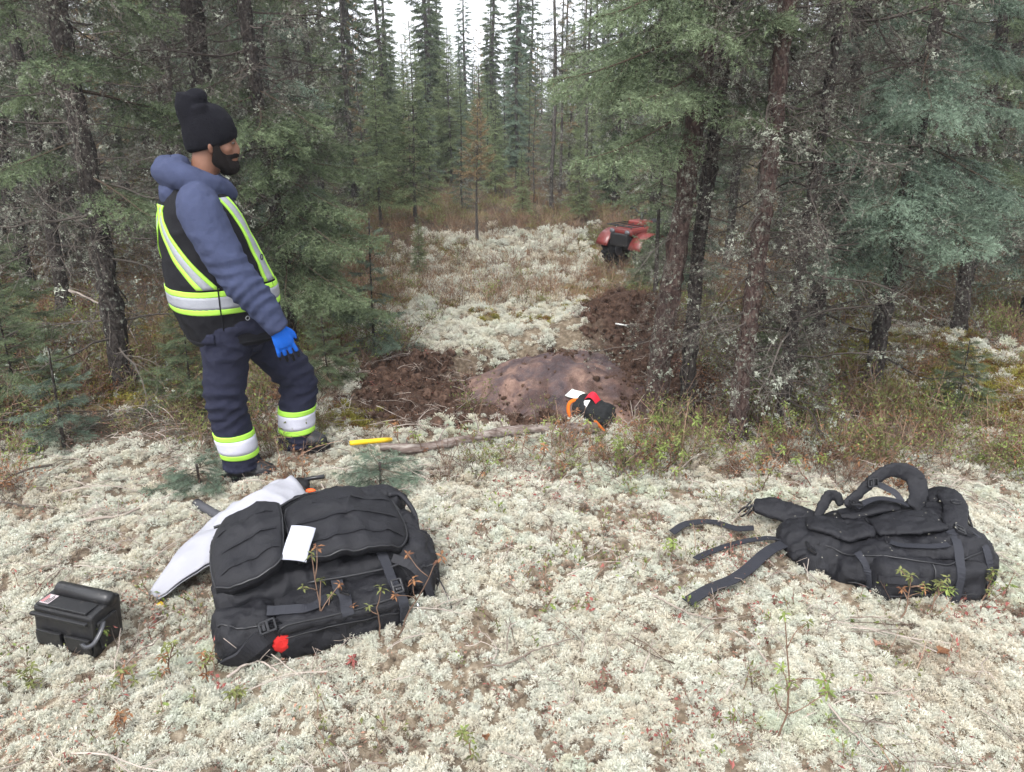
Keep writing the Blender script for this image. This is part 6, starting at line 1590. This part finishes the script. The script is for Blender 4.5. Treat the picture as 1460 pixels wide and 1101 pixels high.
def quad_bike():
    red = mat('red_quad_plastic', (.15, .019, .015), .55, .5, Coat_Weight=.3); blk = mat('black_quad_plastic', (.015, .015, .016), .5, .4); rub = mat('tyre_rubber', (.018, .018, .019), .85); seat = mat('black_seat_vinyl', (.022, .022, .025), .55, .4)
    root = empty('quad_bike', (1.80, 9.9, gz(1.6, 9.9) + .06), (0, 0, R(218)), .66); tag(root, 'red quad bike half hidden by spruces at the right side of the clearing', 'quad bike')
    for x, y in ((.62, .40), (.62, -.40), (-.60, .40), (-.60, -.40)):
        mb = MB(); V, F = tube([(0, -.11, 0), (0, -.085, 0), (0, -.05, 0), (0, .05, 0), (0, .085, 0), (0, .11, 0)], [.20, .285, .305, .305, .285, .20], 28)
        mb2 = MB(); n0 = 0
        w = part('wheel', (V, F), rub, root, True); w.location = (x, y, .305)
        mb = MB()
        for a in np.linspace(0, 2 * PI, 19)[:-1]:
            for s in (-1, 1):
                V, F = box((-.022, -.045, .295), (.022, .045, .325), .004); V = V @ rotm(0, 0, s * .5).T + np.array((0, s * .05, 0)); mb.add(V @ rotm(0, a + (s > 0) * .17, 0).T, F)
        mb.obj('tyre_tread', [rub], w); V, F = tube([(0, -.113, 0), (0, .113, 0)], .15, 20); part('rim', (V, F), mat('grey_rim', (.10, .10, .11), .4, .5) if 'grey_rim' not in bpy.data.materials else bpy.data.materials['grey_rim'], w, True)
    def shell(name, parts, m, vox=.016, sm=5): V, Q, N = fuse(parts, vox, sm); return link(name, poly_mesh(name, V, Q, [m], smooth=True), root)
    shell('frame', [box((-.75, -.20, .28), (.72, .20, .50), .05), box((-.2, -.36, .30), (.22, .36, .36), .02), ico((0, 0, .45), (.28, .22, .18), 3)], blk)
    for s in (-1, 1):
        a = np.linspace(R(15), R(168), 16); q = np.stack([.62 + .40 * np.cos(a), np.full(16, s * .42), .305 + .37 * np.sin(a)], 1); part('front_fender', strap(q, .30, .022, up=(0, 0, 1)) if False else strap(q, .30, .022, up=tuple(np.array((.1, 0, 1)))), red, root, True)
        q = np.stack([-.60 + .42 * np.cos(a), np.full(16, s * .42), .305 + .39 * np.sin(a)], 1); part('rear_fender', strap(q, .30, .022, up=(.1, 0, 1)), red, root, True)
    shell('hood', [box((.35, -.27, .62), (.95, .27, .74), .05), box((.25, -.18, .66), (.60, .18, .86), .05)], red)
    shell('grille', [box((.86, -.22, .42), (1.0, .22, .66), .03)], blk)
    for s in (-1, 1): mb = MB(); mb.add(*ico((.965, s * .19, .69), (.035, .065, .045), 2)); mb.obj('headlight', [mat('headlight_lens', (.10, .10, .11), .1, .5) if 'headlight_lens' not in bpy.data.materials else bpy.data.materials['headlight_lens']], root, True)
    shell('seat', [box((-.62, -.17, .66), (.28, .17, .83), .06), ico((-.45, 0, .82), (.22, .18, .09), 3)], seat)
    mb = MB(); add_tube(mb, catmull([(.26, -.42, 1.02), (.30, -.28, 1.04), (.38, -.10, .98), (.38, .10, .98), (.30, .28, 1.04), (.26, .42, 1.02)], 24), .014, 8); hb = mb.obj('handlebars', [blk], root, True)
    for s in (-1, 1): mb = MB(); add_tube(mb, [(.25, s * .44, 1.018), (.285, s * .31, 1.035)], .021, 10); mb.obj('grip', [rub], hb, True)
    mb = MB(); add_tube(mb, [(.42, 0, .70), (.38, 0, .99)], .03, 8); mb.obj('steering_column', [blk], root, True)
    for x0, x1, zz, nm in ((.42, .98, .80, 'front_rack'), (-1.02, -.50, .82, 'rear_rack')):
        mb = MB()
        for y in np.linspace(-.30, .30, 5): add_tube(mb, [(x0, y, zz), (x1, y, zz)], .010, 6)
        for x in (x0, x1): add_tube(mb, [(x, -.32, zz), (x, .32, zz)], .011, 6)
        for x in (x0 + .1, x1 - .1):
            for y in (-.2, .2): add_tube(mb, [(x, y, zz - .18), (x, y, zz)], .009, 6)
        mb.obj(nm, [blk], root, True)
    M_ = root.matrix_basis
    V, F = box((-.30, -.34, 0), (.22, .34, .20), .04); b = empty('cargo_box', tuple(M_ @ Vector((-.74, 0, .835))), root.rotation_euler, .66); part('box_base', (V, F), blk, b)
    V, F = box((-.32, -.36, .18), (.24, .36, .27), .045); part('box_lid', (V, F), red, b); tag(b, 'black cargo box with a red lid on the rear rack of the quad bike', 'cargo box')
quad_bike()

# ------------------------------------------------------------------ small plants that can be told apart
def whorl_mesh(seed, m, n=8, l=.034, w=.011, droop=.35):
    g = np.random.default_rng(seed); mb = MB(); a = np.arange(n) * 2.4 + g.normal(0, .2, n)
    D = unit(np.stack([np.cos(a), np.sin(a), g.normal(-droop, .25, n) + .5 * (np.arange(n) / n)], 1)); N = unit(np.array((0, 0, 1.)) - D * D[:, 2:3]); P = np.stack([np.zeros(n), np.zeros(n), np.linspace(-.012, .01, n)], 1)
    leafq(mb, P, D, N, l * g.uniform(.7, 1.2, n), w * g.uniform(.8, 1.2, n), 0, np.clip(g.normal(.6, .2, n), 0, 1)); return mb.mesh('leaf_whorl', [m])
WH = {k: [whorl_mesh(300 + i, m) for i in range(3)] for k, m in (('green', leaf_green), ('olive', leaf_olive), ('rust', leaf_rust), ('red', leaf_red))}
def plant(name, x, y, h, cols, seed, label, group=None, ns=4, lean=(0, 0), spread=.5, sc=1.0):
    g = np.random.default_rng(seed); root = empty(name, (x, y, gz(x, y) - .01), (0, 0, 0)); tag(root, label, 'plant', group); mb = MB(); tips = []
    trunk = catmull([(0, 0, -.02), (lean[0] * .4 * h + g.normal(0, .015), lean[1] * .4 * h, h * .45), (lean[0] * h, lean[1] * h, h)], 10) + np.cumsum(g.normal(0, .004, (10, 3)), 0)
    add_tube(mb, trunk, np.linspace(.0034, .0016, 10), 5, tint=.5); tips.append((trunk[-1], 1.0))
    for k in range(ns):
        i = g.integers(3, 9); d = unit(np.array((g.normal(0, spread), g.normal(0, spread), .8))); q = np.stack([trunk[i], trunk[i] + d * h * .13 + g.normal(0, .006, 3), trunk[i] + d * h * g.uniform(.22, .38)]); q = catmull(q, 6); add_tube(mb, q, np.linspace(.0022, .0012, 6), 4, tint=.7); tips.append((q[-1], g.uniform(.65, 1)))
    mb.obj('stem', [stem_m], root, True)
    for p, s in tips:
        c = cols[g.integers(len(cols))]; link('leaf_whorl', WH[c][g.integers(3)], root, tuple(p), (g.normal(0, .25), g.normal(0, .25), g.uniform(0, 6)), s * sc)
    return root
def plants():
    g = np.random.default_rng(44)
    def at(px, py): p = pixg(px, py, .01); return p[0], p[1]
    L = [((483, 925), .36, ('rust', 'olive'), 6, (-.15, .1), 'spindly sprig with drooping brownish leaves in front of the open pack'),
         ((543, 905), .20, ('olive',), 1, (0, 0), 'single thin stem with one olive bud before the right half of the open pack'),
         ((568, 905), .30, ('rust',), 3, (.5, .1), 'bare reddish sprig leaning past the right end of the open pack'),
         ((1280, 885), .19, ('olive', 'rust'), 6, (-.1, 0), 'olive brown leafy sprig in front of the face down pack'),
         ((1320, 875), .14, ('green', 'olive'), 5, (.2, 0), 'low green leafy sprig under the face down pack, right of the brownish one'),
         ((1395, 858), .13, ('green', 'olive'), 5, (.1, 0), 'green sprig at the lower right corner of the face down pack'),
         ((1110, 1060), .42, ('green', 'olive'), 6, (-.02, .05), 'tall thin reddish stem with green tips in the lower right foreground'),
         ((670, 1085), .10, ('green', 'olive'), 4, (0, 0), 'small green tufted sprig at the bottom edge, centre'),
         ((250, 960), .12, ('olive', 'rust'), 7, (0, 0), 'olive leaved sprig between the black case and the open pack'),
         ((300, 965), .10, ('olive', 'rust'), 6, (0, 0), 'yellowish olive sprig at the lower left corner of the open pack'),
         ((185, 985), .11, ('rust', 'olive'), 5, (0, 0), 'rusty olive sprig on the lichen below the black case'),
         ((55, 985), .10, ('olive',), 5, (0, 0), 'olive sprig at the left edge below the black case'),
         ((180, 1040), .10, ('rust',), 4, (0, 0), 'rust brown sprig low in the left foreground'),
         ((330, 1010), .08, ('olive',), 4, (0, 0), 'pale olive sprig in the foreground below the open pack'),
         ((150, 930), .09, ('green',), 2, (.1, 0), 'two leaved green shoot against the end of the black case'),
         ((500, 950), .05, ('red',), 3, (0, 0), 'tiny red leaved sprig at the foot of the open pack'),
         ((960, 800), .10, ('olive', 'green'), 4, (0, 0), 'thin sprig beside the loose webbing of the face down pack')]
    for i, (p, h, c, n, ln, lb) in enumerate(L): plant('leafy_sprig', *at(*p), h, c, 400 + i, lb, None, n, ln, .6, .85)
    for i in range(34):
        px, py = (g.uniform(880, 1130), g.uniform(618, 690)) if i < 24 else (g.uniform(570, 880), g.uniform(640, 690))
        plant('labrador_tea', *at(px, py), g.uniform(.12, .25), ('green', 'green', 'olive') if i < 24 else ('olive', 'green', 'rust'), 500 + i, 'low leafy green shrub among the plants at the foot of the right trunks' if i < 24 else 'low olive shrub along the near side of the fallen pole', 'green shrubs under the right trunks' if i < 24 else 'shrubs along the fallen pole', 4, (g.normal(0, .3), g.normal(0, .3)), .7, .9)
    for i in range(10):
        plant('labrador_tea', *at(g.uniform(1060, 1220), g.uniform(655, 700)), g.uniform(.10, .18), ('green', 'olive', 'rust'), 560 + i, 'low mixed green and rusty shrub behind the face down pack', 'shrubs behind the face down pack', 4, (g.normal(0, .3), g.normal(0, .3)), .7, .9)
    # broad fallen leaves
    for i, (px, py, s, m, lb) in enumerate(((1332, 945, .055, leaf_rust, 'large curled brown leaf on the lichen at the lower right'), (1245, 935, .06, litter_m, 'pale tan leaf on the lichen at the lower right, left of the brown leaf'), (692, 1035, .03, leaf_rust, 'small dark brown leaf in the middle foreground'), (770, 848, .028, leaf_rust, 'small orange brown leaf on the lichen between the two packs'), (1118, 770, .024, leaf_red, 'little orange leaf at the left end of the face down pack'))):
        gg = np.random.default_rng(i); mb = MB(); leafq(mb, np.zeros((1, 3)), np.array([[1., 0, .15]]), np.array([[-.15, 0, 1.]]), s, s * .62, 0, .5); leafq(mb, np.array([[s * .15, 0, .004]]), unit(np.array([[.7, .7, .2]])), np.array([[0, -.2, 1.]]), s * .6, s * .4, 0, .65); leafq(mb, np.array([[s * .15, 0, .004]]), unit(np.array([[.7, -.7, .25]])), np.array([[0, .2, 1.]]), s * .6, s * .4, 0, .4)
        p = pix(px, py, .03); o = mb.obj('fallen_leaf', [m]); o.location = (p[0], p[1], gz(p[0], p[1]) + .035); o.rotation_euler = (gg.normal(0, .4), gg.normal(0, .4), gg.uniform(0, 6)); tag(o, lb, 'leaf')
    # sticks
    ST_ = [([(120, 742), (170, 733), (205, 718), (240, 700), (262, 683)], .007, 'long pale bent stick lying left of the grey handle'), ([(105, 1000), (160, 965), (200, 930), (230, 912)], .004, 'thin grey stick running from the black case to the lower left'), ([(20, 410), (70, 425), (130, 445), (160, 470)], .008, 'broken pale branch slanting at the left border'), ([(325, 965), (350, 950), (375, 948), (400, 960)], .005, 'arched dark twig at the front corner of the open pack'),
           ([(790, 640), (850, 620), (890, 603), (905, 590)], .007, 'grey dead stick beside the orange rimmed pouch'), ([(910, 560), (905, 600), (935, 655)], .006, 'crooked pale stick leaning at the foot of the leaning trunk'), ([(930, 850), (960, 865), (1010, 885), (1040, 880)], .004, 'thin dark twig on the lichen right of the foreground centre'), ([(690, 950), (735, 945), (775, 925), (815, 905)], .0035, 'thin forked twig in the lichen of the middle foreground'), ([(1200, 985), (1250, 990), (1300, 985)], .0035, 'thin reddish twig under the brown leaf'), ([(1180, 1005), (1215, 1040), (1250, 1075)], .004, 'dark twig slanting at the lower right')]
    for i, (pp, r, lb) in enumerate(ST_):
        if i == 2: P = np.array([(-3.0, 5.2, .55), (-2.85, 5.15, .5), (-2.62, 5.05, .42), (-2.48, 4.95, .25)])
        else:
            P = []
            for q in pp: p = pix(*q, .03); P.append(pix(*q, gz(p[0], p[1]) + .03))
            P = np.array(P)
        gg = np.random.default_rng(600 + i); Pc = catmull(P, 22) + np.cumsum(gg.normal(0, .0022, (22, 3)), 0); root = empty('dead_stick', tuple(Pc[0])); tag(root, lb, 'stick'); mb = MB(); add_tube(mb, Pc - Pc[0], np.linspace(r, r * .5, 22), 7, tint=gg.uniform(.5, .9)); mb.obj('stem', [stick_m], root, True)
        for k in range(3):
            j = gg.integers(5, 19); d = unit(Pc[j + 1] - Pc[j - 1] + gg.normal(0, .5, 3)); d[2] = abs(d[2]); q = np.stack([Pc[j], Pc[j] + d * .04, Pc[j] + d * gg.uniform(.06, .14) + gg.normal(0, .01, 3)]) - Pc[0]; mb = MB(); add_tube(mb, catmull(q, 6), np.linspace(r * .45, r * .2, 6), 5, tint=.6); mb.obj('side_twig', [stick_m], root, True)
plants()

# ================================================================== thin moist air that pales the far trees
hz = bpy.data.materials.new('moist_air'); hz.use_nodes = True; ht = hz.node_tree; ht.nodes.clear()
ho = ht.nodes.new('ShaderNodeOutputMaterial'); hv = ht.nodes.new('ShaderNodeVolumePrincipled')
hv.inputs['Color'].default_value = (.93, .95, 1, 1); hv.inputs['Density'].default_value = .0024; hv.inputs['Anisotropy'].default_value = .3
ht.links.new(hv.outputs[0], ho.inputs['Volume'])
V, F = box((-150, -20, -9), (150, 150, 14)); o_ = link('haze', poly_mesh('haze', V, F, [hz])); tag(o_, 'thin pale moist air that softens the far trees', 'haze', None, 'stuff')
